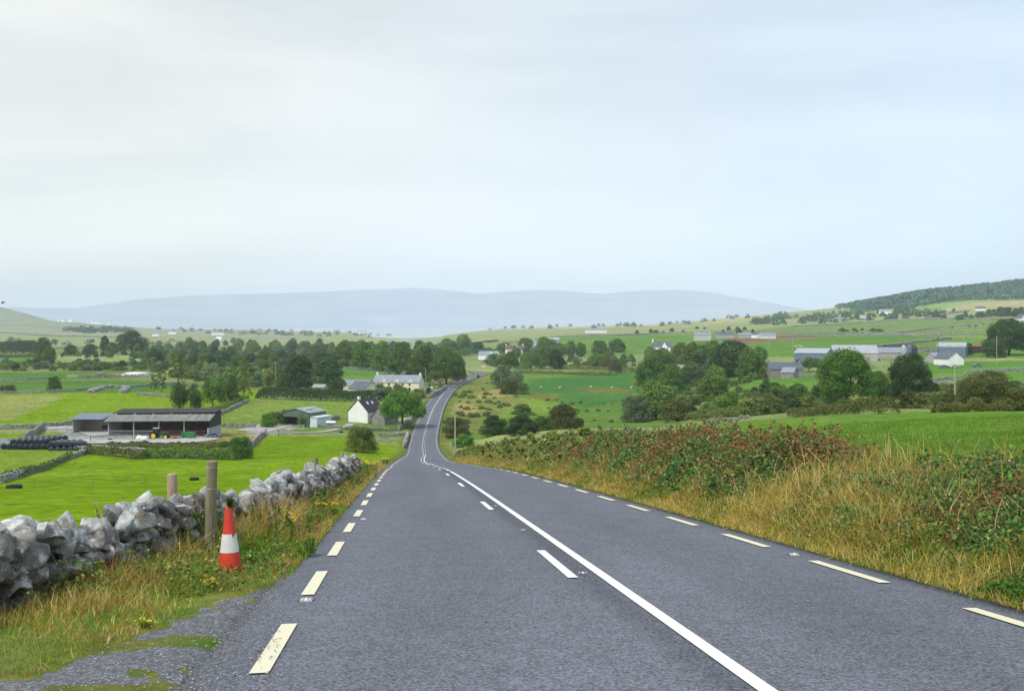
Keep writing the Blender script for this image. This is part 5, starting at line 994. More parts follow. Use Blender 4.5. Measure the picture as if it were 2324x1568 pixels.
far_wall([(1130, 782, 700), (1250, 768, 700), (1400, 762, 700), (1500, 758, 700), (1700, 752, 700)], 'long dark wall below the row of distant houses', 1.8, 1)
far_wall([(2100, 724, 1500), (2130, 716, 1500), (2200, 706, 1500)], 'far wall rising over the right hillside', 2.5, 2)
far_wall([(60, 788, 1000), (200, 790, 1000), (300, 786, 1000)], 'grey wall in the pale fields of the far left', 2, 1)
far_wall([(0, 756, 2000), (120, 764, 2000), (300, 768, 2000)], 'very distant wall on the far left slope', 3, 3)
# ---------------------------------------------------------------- buildings
whitewash = mat('whitewash', (.86, .86, .85), rough=.8, nscale=.6, namt=.06); cream_w = mat('cream_render', (.74, .68, .50), rough=.85, nscale=.5, namt=.06); slate = mat('slate', (.11, .125, .16), rough=.7, nscale=1.5, namt=.3, bump=.01, bscale=5); slate_pale = mat('slate_pale', (.25, .28, .33), rough=.7, nscale=1.2, namt=.2)
black_t = mat('dark_tiles', (.035, .03, .035), rough=.7, nscale=3, namt=.3); glass = mat('window_glass', (.03, .04, .05), rough=.1, spec=.8); tin_g = mat('green_tin', (.10, .15, .12), rough=.6, nscale=.8, namt=.15); tin_roof = mat('green_grey_roof', (.27, .32, .29), rough=.55, nscale=.7, namt=.18)
tin_w = mat('white_tin', (.62, .68, .72), rough=.6, nscale=1.5, namt=.15); conc = mat('concrete', (.40, .39, .37), rough=.9, nscale=.9, namt=.25); fibre = mat('fibre_cement_roof', (.20, .205, .19), rough=.9, nscale=.8, namt=.35, stretch=(3, .3, 1)); dkwood = mat('dark_boarding', (.05, .045, .05), rough=.9, nscale=2, namt=.3)
blue_tin = mat('blue_grey_tin', (.14, .19, .27), rough=.6, nscale=.5, namt=.1); grey_tin = mat('grey_tin', (.36, .39, .41), rough=.55, nscale=.5, namt=.15); rust = mat('rusty_steel', (.25, .09, .05), rough=.85, nscale=4, namt=.3); stone_w = mat('grey_stonework', (.26, .25, .24), rough=.95, nscale=2.5, namt=.4); brown_roof = mat('brown_tiles', (.16, .10, .08), rough=.8, nscale=1.5, namt=.25)
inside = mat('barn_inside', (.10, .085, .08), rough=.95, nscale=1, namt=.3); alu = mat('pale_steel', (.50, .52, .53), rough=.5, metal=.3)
def gable_body(w, l, he, hr, t=0):
    """w across (x), l along (y) centred; a gabled solid without roof overhang"""
    return MB().prism([(-w / 2, -.4), (w / 2, -.4), (w / 2, he), (0, hr), (-w / 2, he)], -l / 2, l / 2)
def roof_slabs(w, l, he, hr, ov=.25, t=.14):
    m = MB(); k = (hr - he) / (w / 2); e = w / 2 + ov; ze = he - ov * k
    m.slab((-e, -l / 2 - ov, ze + .02), (-e, l / 2 + ov, ze + .02), (0, l / 2 + ov, hr + .02), (0, -l / 2 - ov, hr + .02), t)
    m.slab((e, -l / 2 - ov, ze + .02), (0, -l / 2 - ov, hr + .02), (0, l / 2 + ov, hr + .02), (e, l / 2 + ov, ze + .02), t)
    return m
def window(root, x, y, z, w, h, face, frame=None):
    """face: 'y-' 'x+' ... outward side"""
    d = .06; f = frame or whitewash
    if face[0] == 'y': s = -1 if face[1] == '-' else 1; o = MB().b(x - w / 2 - .08, x + w / 2 + .08, y + (0 if s > 0 else -.04), y + (.04 if s > 0 else 0), z - .08, z + h + .08).build('window', f, root); MB().b(x - w / 2, x + w / 2, y + s * .045 - .01, y + s * .045 + .01, z, z + h).build('pane', glass, o)
    else: s = -1 if face[1] == '-' else 1; o = MB().b(x + (0 if s > 0 else -.04), x + (.04 if s > 0 else 0), y - w / 2 - .08, y + w / 2 + .08, z - .08, z + h + .08).build('window', f, root); MB().b(x + s * .045 - .01, x + s * .045 + .01, y - w / 2, y + w / 2, z, z + h).build('pane', glass, o)
def house(px, base, name, label, w, l, he, hr, rz, wall, roof, chim=(), wins=(), Y=None, ymin=200, cat='house', group=None, doors=(), frame=None, zoff=0):
    p = at(px, Y) if Y else hit(px, base, ymin); r = empty(name, (p[0], p[1], p[2] - .1 + zoff), R(rz), label, cat, group)
    gable_body(w, l, he, hr).build('wall', wall, r); ro = roof_slabs(w, l, he, hr).build('roof', roof, r)
    for (cx_, cy_, ch) in chim:
        c = MB().box((cx_, cy_, hr + ch / 2 - .4), (.6, .9, ch + .8)).build('chimney', wall, ro)
        for k in (-.2, .2): pass
    for wv in wins: window(r, *wv, frame=frame)
    for (x, y, w_, h_, face) in doors:
        if face[0] == 'y': MB().b(x - w_ / 2, x + w_ / 2, y - .05, y + .05, -.1, h_).build('door', dkwood, r)
        else: MB().b(x - .05, x + .05, y - w_ / 2, y + w_ / 2, -.1, h_).build('door', dkwood, r)
    return r
# white cottage: gable to the camera, its right side to the road
c = house(831, 957, 'cottage', 'white cottage with dark tiled roof and white gable, beside the bright green tree', 6.9, 8.2, 3.0, 6.4, -28, whitewash, black_t, chim=[(0, -3.6, .8)], wins=[(3.45, 1.0, 1.1, .9, 1.0, 'x+')], cat='cottage', ymin=200, zoff=.5)
for yy in (-1.2, 1.2):
    k = (6.4 - 3.0) / 3.45; m = MB(); x0, x1 = 1.0, 1.7; f = lambda x: 6.4 - x * k + .18
    m.slab((x0, yy - .35, f(x0)), (x1, yy - .35, f(x1)), (x1, yy + .35, f(x1)), (x0, yy + .35, f(x0)), .05); m.build('skylight', tin_w, c)
house(874, 955, 'annex', 'grey slate roofed annex half hidden behind the bright green tree, beside the white cottage', 4.5, 7, 2.4, 5.2, -28, stone_w, slate, Y=315, cat='house')
# cream farmhouse: long two storey block, front wing, side range
house(905, 892, 'farmhouse', 'long cream two storey farmhouse with grey slate roof and chimneys, above the white cottage', 8, 20, 4.6, 7.4, 78, cream_w, slate_pale, chim=[(0, -9.4, 1.0), (0, 9.4, 1.2)], wins=[(-4, -6 + 3.0 * k, 1.0, 1.0, 1.5, 'x-') for k in range(5)] + [(-4, -6 + 3.0 * k, 3.3, .9, .9, 'x-') for k in range(5)], Y=455, zoff=.3)
for j, yy in enumerate((-4.5, 0, 4.5)):
    pass
fh = bpy.data.objects['farmhouse']
for yy in (-6.3, -.4, 5.3):
    m = MB(); m.add([(-4.06, yy - 1.3, 4.4), (-4.06, yy + 1.3, 4.4), (-4.06, yy, 6.0), (-1.6, yy - 1.3, 4.4), (-1.6, yy + 1.3, 4.4), (-1.6, yy, 6.0)], [(0, 1, 2), (3, 5, 4), (0, 2, 5, 3), (1, 4, 5, 2), (0, 3, 4, 1)]); m.build('dormer', cream_w, fh)
house(826, 902, 'house_wing', 'low cream house wing with hipped slate roof in front of the long farmhouse', 8, 9.5, 2.8, 5.6, 50, cream_w, slate, wins=[(-4, 2.2, .9, 1.1, 1.2, 'x-'), (-4, -1.6, .9, 1.1, 1.2, 'x-')], Y=424, zoff=.8)
house(810, 872, 'outhouse', 'small slate roofed outhouse at the left end of the cream farmhouse', 5.5, 11, 2.6, 4.6, 84, cream_w, slate_pale, Y=468)
house(727, 899, 'garden_shed', 'small grey green garden shed under the dark evergreens behind the hedge', 3.5, 5, 2.2, 3.2, 70, stone_w, tin_roof, Y=416, cat='shed', zoff=2.2)
# small stone kiosk with an orange board at the junction
p = hit(975, 893, 300); r = empty('roadside_sign', p, R(-15), 'white and orange roadside board on a dark stone plinth by the garden wall', 'sign'); MB().b(-1.6, 1.6, -.4, .4, -.2, 1.5).build('plinth', stone_w, r); MB().b(-1.3, 1.3, -.08, .08, 1.55, 3.0).build('board', whitewash, r); MB().b(-1.28, 1.28, -.1, -.085, 1.6, 2.1).build('orange_panel', mat('orange_paint', (.6, .2, .05)), r)
# green farm shed
def green_shed():
    x, y, z = at(690, 297); r = empty('farm_shed', (x, y, z), R(-22), 'green farm shed with pale roof and dark open bay, left of the white cottage', 'shed')
    W, Lg, he, hr = 8.6, 8.5, 3.9, 5.0
    m = MB(); m.b(-W / 2, -W / 2 + .12, -Lg / 2, Lg / 2, -.3, he).b(W / 2 - .12, W / 2, -Lg / 2, Lg / 2, 1.6, he); m.b(-W / 2, W / 2, Lg / 2 - .12, Lg / 2, -.3, he); m.prism([(-W / 2, he - 1.2), (W / 2, he - 1.2), (W / 2, he), (0, hr), (-W / 2, he)], -Lg / 2, -Lg / 2 + .12); m.b(.9, W / 2 - .13, -Lg / 2 + .005, -Lg / 2 + .125, .0, he - 1.21)
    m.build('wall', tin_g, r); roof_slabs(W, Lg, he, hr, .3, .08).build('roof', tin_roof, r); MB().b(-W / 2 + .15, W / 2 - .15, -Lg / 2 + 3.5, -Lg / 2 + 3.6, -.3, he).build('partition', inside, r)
    for xx in (-1.6, 1.7): MB().slab((xx - .5, -2.4, 5.14 - abs(xx) * .26), (xx + .5, -2.4, 5.14 - abs(xx) * .26), (xx + .5, 1.2, 5.14 - abs(xx) * .26), (xx - .5, 1.2, 5.14 - abs(xx) * .26), .1).build('roof_light', tin_w, r)
    MB().b(W / 2, W / 2 + 2.2, -Lg / 2 + .4, Lg / 2 - 1, -.3, 2.6).build('lean_to', tin_w, r); MB().slab((W / 2 - .05, -Lg / 2 + .2, 2.9), (W / 2 + 2.5, -Lg / 2 + .2, 2.65), (W / 2 + 2.5, Lg / 2 - .8, 2.65), (W / 2 - .05, Lg / 2 - .8, 2.9), .07).build('lean_to_roof', tin_w, r)
green_shed()
t_ = at(752, 292); r = empty('fuel_tank', t_, R(-10), 'horizontal grey cylindrical tank standing right of the green shed', 'tank'); MB().lathe([(.3, -1.5), (.62, -1.35), (.65, 0), (.62, 1.35), (.3, 1.5)], (0, 0, 1.25), 14, 'x').build('drum', galv, r)
for s_ in (-1, 1): MB().b(s_ - .1, s_ + .1, -.5, .5, -.2, .75).build('cradle', conc, r)
# livestock shed: long, open front towards the camera
def shed():
    x0 = (245 - CX) / F * 252; x1 = (468 - CX) / F * 248; zb = -25.95; yf = 252
    r = empty('livestock_shed', (x0, yf, zb), R(-2), 'long open fronted livestock shed with grey roof and dark interior, behind the green tractor', 'shed')
    Lx, D, hf, hb = x1 - x0, 8.5, 3.9, 5.6
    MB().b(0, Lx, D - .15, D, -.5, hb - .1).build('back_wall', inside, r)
    MB().b(0, .25, .0, D - .16, -.5, 2.1).add([(0, 0, 2.1), (.2, 0, 2.1), (.2, D, 2.1), (0, D, 2.1), (0, 0, hf), (.2, 0, hf), (.2, D, hb), (0, D, hb)], [(3, 2, 1, 0), (4, 5, 6, 7), (0, 1, 5, 4), (1, 2, 6, 5), (2, 3, 7, 6), (3, 0, 4, 7)]).build('end_wall', conc, r)
    e = MB().add([(Lx - .2, 0, 2.1), (Lx, 0, 2.1), (Lx, D, 2.1), (Lx - .2, D, 2.1), (Lx - .2, 0, hf + .2), (Lx, 0, hf + .2), (Lx, D, hb), (Lx - .2, D, hb)], [(3, 2, 1, 0), (4, 5, 6, 7), (0, 1, 5, 4), (1, 2, 6, 5), (2, 3, 7, 6), (3, 0, 4, 7)]).build('end_cladding', dkwood, r)
    MB().b(Lx - .25, Lx + .02, -1.2, D, -.5, 2.1).build('end_wall', conc, r)
    MB().slab((-.5, -1.2, hf - .35), (Lx + .3, -1.2, hf - .1), (Lx + .3, 3.2, hf + 1.05), (-.5, 3.2, hf + .8), .14).build('front_roof', fibre, r)
    MB().slab((-.2, 3.7, hf + 1.15), (Lx + .3, 3.7, hf + 1.45), (Lx + .3, D + .4, hb + .35), (-.2, D + .4, hb + .1), .14).build('rear_roof', dkwood, r)
    for k in range(5):
        xx = .15 + (Lx - .3) * k / 4
        if k in (1, 2, 3): MB().b(xx - .12, xx + .12, -.1, .12, -.4, hf - .12).build('stanchion', alu, r)
    for k in range(5): MB().b(.4 + k * 4.4, .8 + k * 4.4, 3.3, 3.6, hf + .8, hf + 1.2).build('ridge_bracket', alu, r)
    seg_ = Lx / 4
    for k in range(4):
        m = MB(); a, b_ = .3 + seg_ * k, seg_ * (k + 1) - .15; m.b(a, b_, -.05, 0, .25, .33).b(a, b_, -.05, 0, 1.35, 1.43); n = int((b_ - a) / .38)
        for j in range(n): q = a + .1 + j * .38; m.tube((q, -.02, .3), (q + .22, -.02, 1.38), .035, n=5)
        m.build('feed_barrier', rust if k > 1 else alu, r)
    # lower bay on the left
    l = empty('cattle_pen_shed', ((172 - CX) / F * 262, 260, zb), R(-2), 'lower open shed with pale walls adjoining the left end of the long livestock shed', 'shed'); W = 7.6
    MB().b(0, .2, 0, 6, -.4, 3.4).b(.21, W, 5.8, 6, -.4, 3.4).build('wall', mat('pale_block', (.42, .37, .33), rough=.95, nscale=1, namt=.2), l)
    MB().slab((-.5, -.8, 3.35), (W + .1, -.8, 3.35), (W + .1, 6.3, 4.2), (-.5, 6.3, 4.2), .12).build('roof', mat('slate_blue_roof', (.17, .20, .27), rough=.6, nscale=.7, namt=.15), l)
    MB().b(4.8, 6.2, 5.7, 5.79, .5, 1.4).build('hatch', dkwood, l)
shed()
def gate(px0, px1, Y0, Y1, label, h=1.25, bars=5, m=None, name='gate', uprights=3):
    a, b_ = np.array(at(px0, Y0)), np.array(at(px1, Y1)); r = empty(name, tuple(a), 0, label, 'gate', 'galvanised farm gates'); d = b_ - a; g = MB()
    for k in range(bars): z = .15 + (h - .15) * k / (bars - 1); g.tube((0, 0, z), (d[0], d[1], d[2] + z), .035, n=5)
    for k in range(uprights): t = k / (uprights - 1); g.tube((d[0] * t, d[1] * t, d[2] * t + .1), (d[0] * t, d[1] * t, d[2] * t + h), .04, n=5)
    g.build('bars', m or alu, r)
    for t in (0, 1): MB().tube((d[0] * t, d[1] * t, d[2] * t - .3), (d[0] * t, d[1] * t, d[2] * t + h + .25), .08, n=7).build('gate_post', m or alu, r)
gate(95, 150, 236, 237, 'galvanised gate left of the livestock shed, behind the bales'); gate(150, 205, 237, 238, 'galvanised gate closing the middle of the yard left of the shed'); gate(205, 242, 238, 240, 'galvanised gate against the left end wall of the livestock shed')
gate(105, 150, 262, 262, 'long gate in the wall behind the yard'); gate(582, 632, 262, 262, 'galvanised gate in front of the green shed yard, left one', uprights=4); gate(560, 590, 256, 256, 'small galvanised gate at the wall end left of the green shed'); gate(632, 655, 262, 264, 'galvanised gate of the green shed yard, next to the rusty post'); gate(632, 690, 284, 284, 'gate across the open bay of the green shed'); gate(152, 176, 560, 560, 'pale field gate in the wall left of the white silage pile', 1.4)
# tractor
def tractor():
    x, y, z = at(358, 246); z = -25.95; r = empty('tractor', (x, y, z), R(184), 'green tractor with yellow wheels parked side on in front of the livestock shed', 'tractor')
    g = mat('tractor_green', (.02, .085, .03), rough=.45); yl = mat('wheel_yellow', (.85, .62, .02), rough=.5); rub = mat('tyre_rubber', (.02, .02, .022), rough=.9)
    b_ = MB(); b_.prism([(-1.2, .85), (-2.5, .85), (-2.65, 1.0), (-2.65, 1.45), (-2.4, 1.62), (-.5, 1.75), (-.5, .9)], -.38, .38); b_.b(-.5, 1.2, -.4, .4, .7, 1.25); b_.build('body', g, r)
    MB().b(-.45, .95, -.72, .72, 1.26, 1.55).build('cab_base', g, r); MB().prism([(-.35, 1.56), (.95, 1.56), (.85, 2.45), (-.2, 2.45)], -.62, .62).build('cab_glass', glass, r); MB().b(-.35, 1.0, -.72, .72, 2.46, 2.62).build('cab_roof', mat('cab_roof', (.32, .40, .30), rough=.5), r)
    MB().tube((-1.1, .3, 1.6), (-1.1, .3, 2.5), .05, n=6).build('exhaust', rub, r)
    for sx, rr, wd in ((.75, .9, .5), (-1.95, .62, .4)):
        for sy in (-1, 1):
            yy = sy * .85; w = MB().lathe([(rr * .86, yy - wd / 2), (rr, yy - wd / 2 + .08), (rr, yy + wd / 2 - .08), (rr * .86, yy + wd / 2)], (sx, 0, rr), 20, 'y').build('tyre', rub, r)
            MB().lathe([(rr * .55, yy - wd / 2 - .02), (rr * .57, yy), (rr * .55, yy + wd / 2 + .02)], (sx, 0, rr), 16, 'y').build('rim', yl, w)
            if rr > .7: MB().slab((sx - .75, sy * .5, 1.72), (sx + .6, sy * .5, 1.9), (sx + .6, sy * 1.1, 1.9), (sx - .75, sy * 1.1, 1.72), .06).build('mudguard', g, r)
tractor()
def yard_bits():
    z = -25.95; X = lambda px, Y: (px - CX) / F * Y
    red = mat('implement_red', (.32, .04, .04), rough=.6); r = empty('red_implement', (X(398, 246), 246, z), 0, 'red mounted implement standing right of the tractor', 'farm implement')
    MB().tube((-1, 0, .9), (1, 0, .5), .08).tube((-1, 0, .2), (.2, 0, 1.3), .07).tube((0, 0, .1), (.8, 0, 1.2), .06).b(-.6, .6, -.5, .5, .3, .45).build('frame', red, r)
    for s_ in (-.7, .7): MB().lathe([(.32, -.1), (.35, 0), (.32, .1)], (s_, -.3, .35), 12, 'y').build('wheel', mat('disc', (.3, .3, .3)), r)
    r = empty('feed_trailer', (X(428, 247), 247, z), 0, 'small green slatted feed trailer in front of the livestock shed', 'trailer'); m = MB()
    for k in range(5): m.b(-1.4, 1.4, -.8, -.75, .35 + k * .27, .5 + k * .27)
    m.b(-1.4, 1.4, .75, .8, .35, 1.6).b(-1.45, -1.4, -.8, .8, .35, 1.6).b(1.4, 1.45, -.8, .8, .35, 1.6).b(-1.4, 1.4, -.8, .8, .3, .35).build('box', mat('trailer_green', (.04, .22, .07), rough=.6), r)
    for s_ in (-.8, .8): MB().lathe([(.22, -.1), (.25, 0), (.22, .1)], (s_, -.85, .25), 12, 'y').build('wheel', dkwood, r)
    wb = mat('white_bag', (.75, .74, .72), rough=.6, nscale=2, namt=.12)
    for i, (px_, Y, lb) in enumerate(((317, 243, 'bulging white bulk bag left of the tractor, left one'), (328, 242, 'bulging white bulk bag touching the front of the tractor'))):
        V, T_ = ico(3); V = V * np.array((.85, .75, .75)) * (1 + (fbm(V[:, 0] * 2 + i, V[:, 1] * 2 + V[:, 2], 3, 4) - .5)[:, None] * .4); V[:, 2] = np.maximum(V[:, 2], -.55); o = mesh_np('bulk_bag', V, T_, wb, smooth=True); o.location = (X(px_, Y), Y, z + .5); props(o, lb, 'bag', 'white bags by the tractor')
    # cattle behind the barrier
    # round bales in black wrap
    bm_ = mat('silage_wrap', (.018, .024, .045), rough=.32, spec=.6, bump=.02, bscale=7, rnd=.3); proto = None
    def bale(x, y, z, rz, label, group, m=None, r_=.63):
        nonlocal proto
        if proto is None: proto = MB().lathe([(.3, -.63), (.56, -.62), (.63, -.55), (.645, 0), (.63, .55), (.56, .62), (.3, .63)], (0, 0, 0), 18, 'y').build('silage_bale', bm_, smooth=True); o = proto
        else: o = proto.copy(); COL.objects.link(o)
        o.location = (x, y, z + .6); o.rotation_euler = (0, rng.uniform(0, 3), rz + rng.normal() * .06); props(o, label, 'bale', group); return o
    for row in range(6):
        for c_ in range(9 - (row > 3)):
            px = 8 + c_ * 13.0 + row * 13; Y = 224 + row * 1.9; bale(X(px, Y), Y, gz(X(px, Y), Y) if row == 0 else z, .5, 'black wrapped round bale in the lower layer at the left of the silage stack', 'black bales of the left stack')
    for row in range(5):
        for c_ in range(6): px = 30 + c_ * 13 + row * 13; Y = 225 + row * 1.9; bale(X(px, Y), Y, z + 1.1, .5, 'black wrapped round bale on top of the left part of the silage stack', 'black bales on top of the left stack')
    for row in range(3):
        for c_ in range(7): px = 118 + c_ * 14.5 + row * 9; Y = 221 + row * 1.7; bale(X(px, Y), Y, z - .1, .1, 'black wrapped round bale in the lower layer of the right part of the stack', 'black bales of the right stack')
    for row in range(3):
        for c_ in range(6 - row): px = 118 + c_ * 14.5 + row * 10; Y = 221.6 + row * 1.7; bale(X(px, Y), Y, z + 1.0, .1, 'black wrapped round bale on top of the right part of the stack', 'black bales on top of the right stack')
    # black pallets / tyres by the shed
    rub = bpy.data.materials['tyre_rubber']
    def tyre(px, py, r_, lb, ymin=60, m=rub):
        p = hit(px, py, ymin); o = MB().lathe([(r_ * .6, -.12), (r_ * .95, -.16), (r_, 0), (r_ * .95, .16), (r_ * .6, .12), (r_ * .58, 0)], n=20).build('tyre_trough', m, smooth=True); o.location = (p[0], p[1], p[2] + .17); props(o, lb, 'tyre', 'black tyres lying in the left fields')
    tyre(32, 1108, .85, 'big black tyre used as a trough, lying in the near left field'); tyre(441, 1090, .62, 'black tyre lying in the field just right of the short timber post'); tyre(774, 982, .55, 'black tyre on the grass track below the green shed', 200); tyre(841, 958, .55, 'black tyre beside the lane to the white cottage', 200)
    tyre(250, 999, .5, 'black tyre on the concrete at the left corner of the livestock shed', 200)
    pile = Rocks()
    for k in range(60): a = rng.uniform(0, 6.28); q = rng.random()**.5 * 2; pile.add((math.cos(a) * q, math.sin(a) * q, max(0, 1.2 - q * .5) * rng.random()), (.35, .3, .2), a, 1, .5, (.16, .17, .21))
    o = pile.build('rubble_pile', far_stone); o.location = (X(482, 250), 250, z + .05); props(o, 'grey heap of rubble against the right end of the livestock shed', 'rubble', None, 'stuff')
    # white plastic covered silage pile in the far left field
    p = hit(308, 853, 400); V, T_ = ico(4); V = V * np.array((8.6, 3, 2.1)); V[:, 2] = np.maximum(V[:, 2], -.2); V = V * (1 + (fbm(V[:, 0] * .35, V[:, 1] * .3 + V[:, 2] * .3, 4, 9) - .5)[:, None] * .35); o = mesh_np('silage_clamp', V, T_, wb); o.location = p; props(o, 'long white plastic covered silage clamp behind the pale wall in the left fields', 'silage clamp')
    p = hit(227, 855, 400); house_ = empty('trough_shelter', p, 0, 'small rusty shelter left of the white silage clamp', 'shelter'); MB().b(-1.4, 1.4, -1, 1, -.3, 1.8).build('body', rust, house_); MB().b(-1.6, 1.6, -1.2, 1.2, 1.82, 1.95).build('roof', alu, house_)
    # thin fence posts in the near field
    for i, (px, py, h) in enumerate(((210, 1104, .95), (326, 1099, 1.0), (306, 1112, .35), (78, 1108, .55), (457, 1095, .7), (574, 1090, .75), (700, 1080, .7), (566, 1040, 1.2), (558, 1038, 1.1), (8, 1098, 1.2), (60, 1080, 1.2), (14, 1094, 1.1))):
        p = hit(px, py, 60); o = MB().tube((0, 0, -.3), (0, 0, h), .05 if h > .5 else .04, .045, 6).build('fence_stake', wood); o.location = p; props(o, ('thin dark stake in the near left field, ' if i < 7 else 'wooden stake by the field wall, ') + ('below the left end of the bales', 'below the middle of the livestock shed', 'a very short one', 'nearest the big tyre', 'right of the short timber post', 'right of the tall timber post', 'nearest the roadside wall', 'right one at the wall corner below the elder', 'left one at the wall corner below the elder', 'leftmost at the picture edge', 'farther up the diagonal wall', 'second from the left edge')[i], 'fence stake', 'stakes in the left fields')
yard_bits()
# ---------------------------------------------------------------- right hand farm
house(1780, 826, 'slate_farmhouse', 'grey stone farmhouse with blue slate roof at the left end of the right farm', 7, 13.5, 3.6, 6.2, 92, stone_w, slate, chim=[(0, -6.4, .9), (0, 6.4, .9)], Y=450)
house(1792, 834, 'porch_wing', 'small front wing with pale slate roof before the slate farmhouse', 7, 5, 2.4, 4.2, 60, stone_w, slate_pale, Y=440, cat='house')
house(1848, 812, 'blue_shed', 'big blue grey sheeted barn with a pale shallow roof behind the slate farmhouse', 16, 16, 6.0, 8.2, 60, blue_tin, grey_tin, Y=540, cat='barn')
house(1938, 812, 'grey_barn', 'wide low grey roofed barn behind the tall bright green tree', 26, 22, 4.2, 8.0, 75, conc, grey_tin, Y=560, cat='barn'); house(2012, 806, 'grey_barn', 'long grey barn running right behind the tall trees', 14, 22, 3.2, 5.8, 84, conc, slate_pale, Y=575, cat='barn')
house(2042, 803, 'dark_barn', 'low dark barn left of the two silos', 10, 16, 4.2, 6.4, 88, dkwood, dkwood, Y=600, cat='barn')
for i, (px, lb) in enumerate(((2051, 'pale cylindrical feed silo with conical top, left of two'), (2064, 'grey cylindrical feed silo with conical top, right of two'))):
    p = at(px, 560); r = empty('feed_silo', p, 0, lb, 'silo', 'feed silos at the right farm'); MB().lathe([(1.15, 1.6), (1.2, 1.8), (1.2, 6.2)], n=16).build('drum', alu if i == 0 else blue_tin, r); MB().lathe([(1.25, 6.21), (.25, 7.3)], n=16).build('cap', alu if i == 0 else blue_tin, r); MB().lathe([(.25, .5), (1.14, 1.59)], n=16).build('hopper', alu, r)
    for a in range(4): MB().tube((math.cos(a * 1.57 + .7), math.sin(a * 1.57 + .7), -.3), (math.cos(a * 1.57 + .7), math.sin(a * 1.57 + .7), 1.9), .08, n=5).build('leg', alu, r)
far_wall([(2075, 800, 480), (2110, 800, 480), (2150, 800, 480)], 'grey yard wall between the silos and the white farm cottage', 3.2, 1.0)
def hay_barn():
    p = at(2162, 570); r = empty('hay_barn', p, R(60), 'hay barn with a curved grey tin roof behind the white farm cottage', 'barn'); n = 12; W, Lg, he = 9, 14, 5
    MB().b(-W / 2, W / 2, -Lg / 2, Lg / 2, -.4, he - .01).build('wall', blue_tin, r); pts = [(W / 2 * math.cos(t), he + 2.4 * math.sin(t)) for t in np.linspace(0, math.pi, n)]; MB().prism(pts, -Lg / 2 - .2, Lg / 2 + .2).build('roof', grey_tin, r)
hay_barn()
house(2153, 808, 'farm_cottage', 'white gabled cottage with slate roof in the middle of the right farm', 8, 11, 3.0, 6.0, 12, whitewash, slate, Y=490, cat='cottage'); house(2135, 806, 'lean_barn', 'pale roofed lean barn left of the white farm cottage', 9, 11, 2.6, 4.6, 100, conc, slate_pale, Y=515, cat='barn'); house(2218, 800, 'open_barn', 'dark open barn right of the hay barn, beside the domed tree', 9, 16, 3.8, 5.0, 92, dkwood, rust, Y=600, cat='barn')
for i, (px, lb, m) in enumerate(((2142, 'silver blue parked car left in front of the white farm cottage', blue_tin), (2165, 'pale parked car in front of the white farm cottage', alu), (2218, 'blue grey parked car right of the dark tree at the right farm', blue_tin))):
    p = at(px, 462); r = empty('parked_car', (p[0], p[1], p[2] + .1), R(8), lb, 'car', 'cars parked at the right farm'); MB().prism([(-2, .35), (2, .35), (2.05, .75), (1.3, .88), (.7, 1.4), (-.9, 1.4), (-1.5, .9), (-2.05, .8)], -.85, .85).build('body', m, r); MB().prism([(.62, .9), (.56, 1.34), (-.8, 1.34), (-1.2, .92)], -.87, .87).build('window', glass, r)
    for a in (-1.3, 1.3):
        for b_ in (-.8, .8): MB().lathe([(.33, -.1), (.33, .1)], (a, b_, .33), 14, 'y').build('wheel', dkwood, r)
house(1545, 834, 'ruin', 'small grey stone ruin in the trees right of the marsh', 6, 9, 3.8, 6.0, 20, stone_w, stone_w, Y=520, cat='building', zoff=2.6)
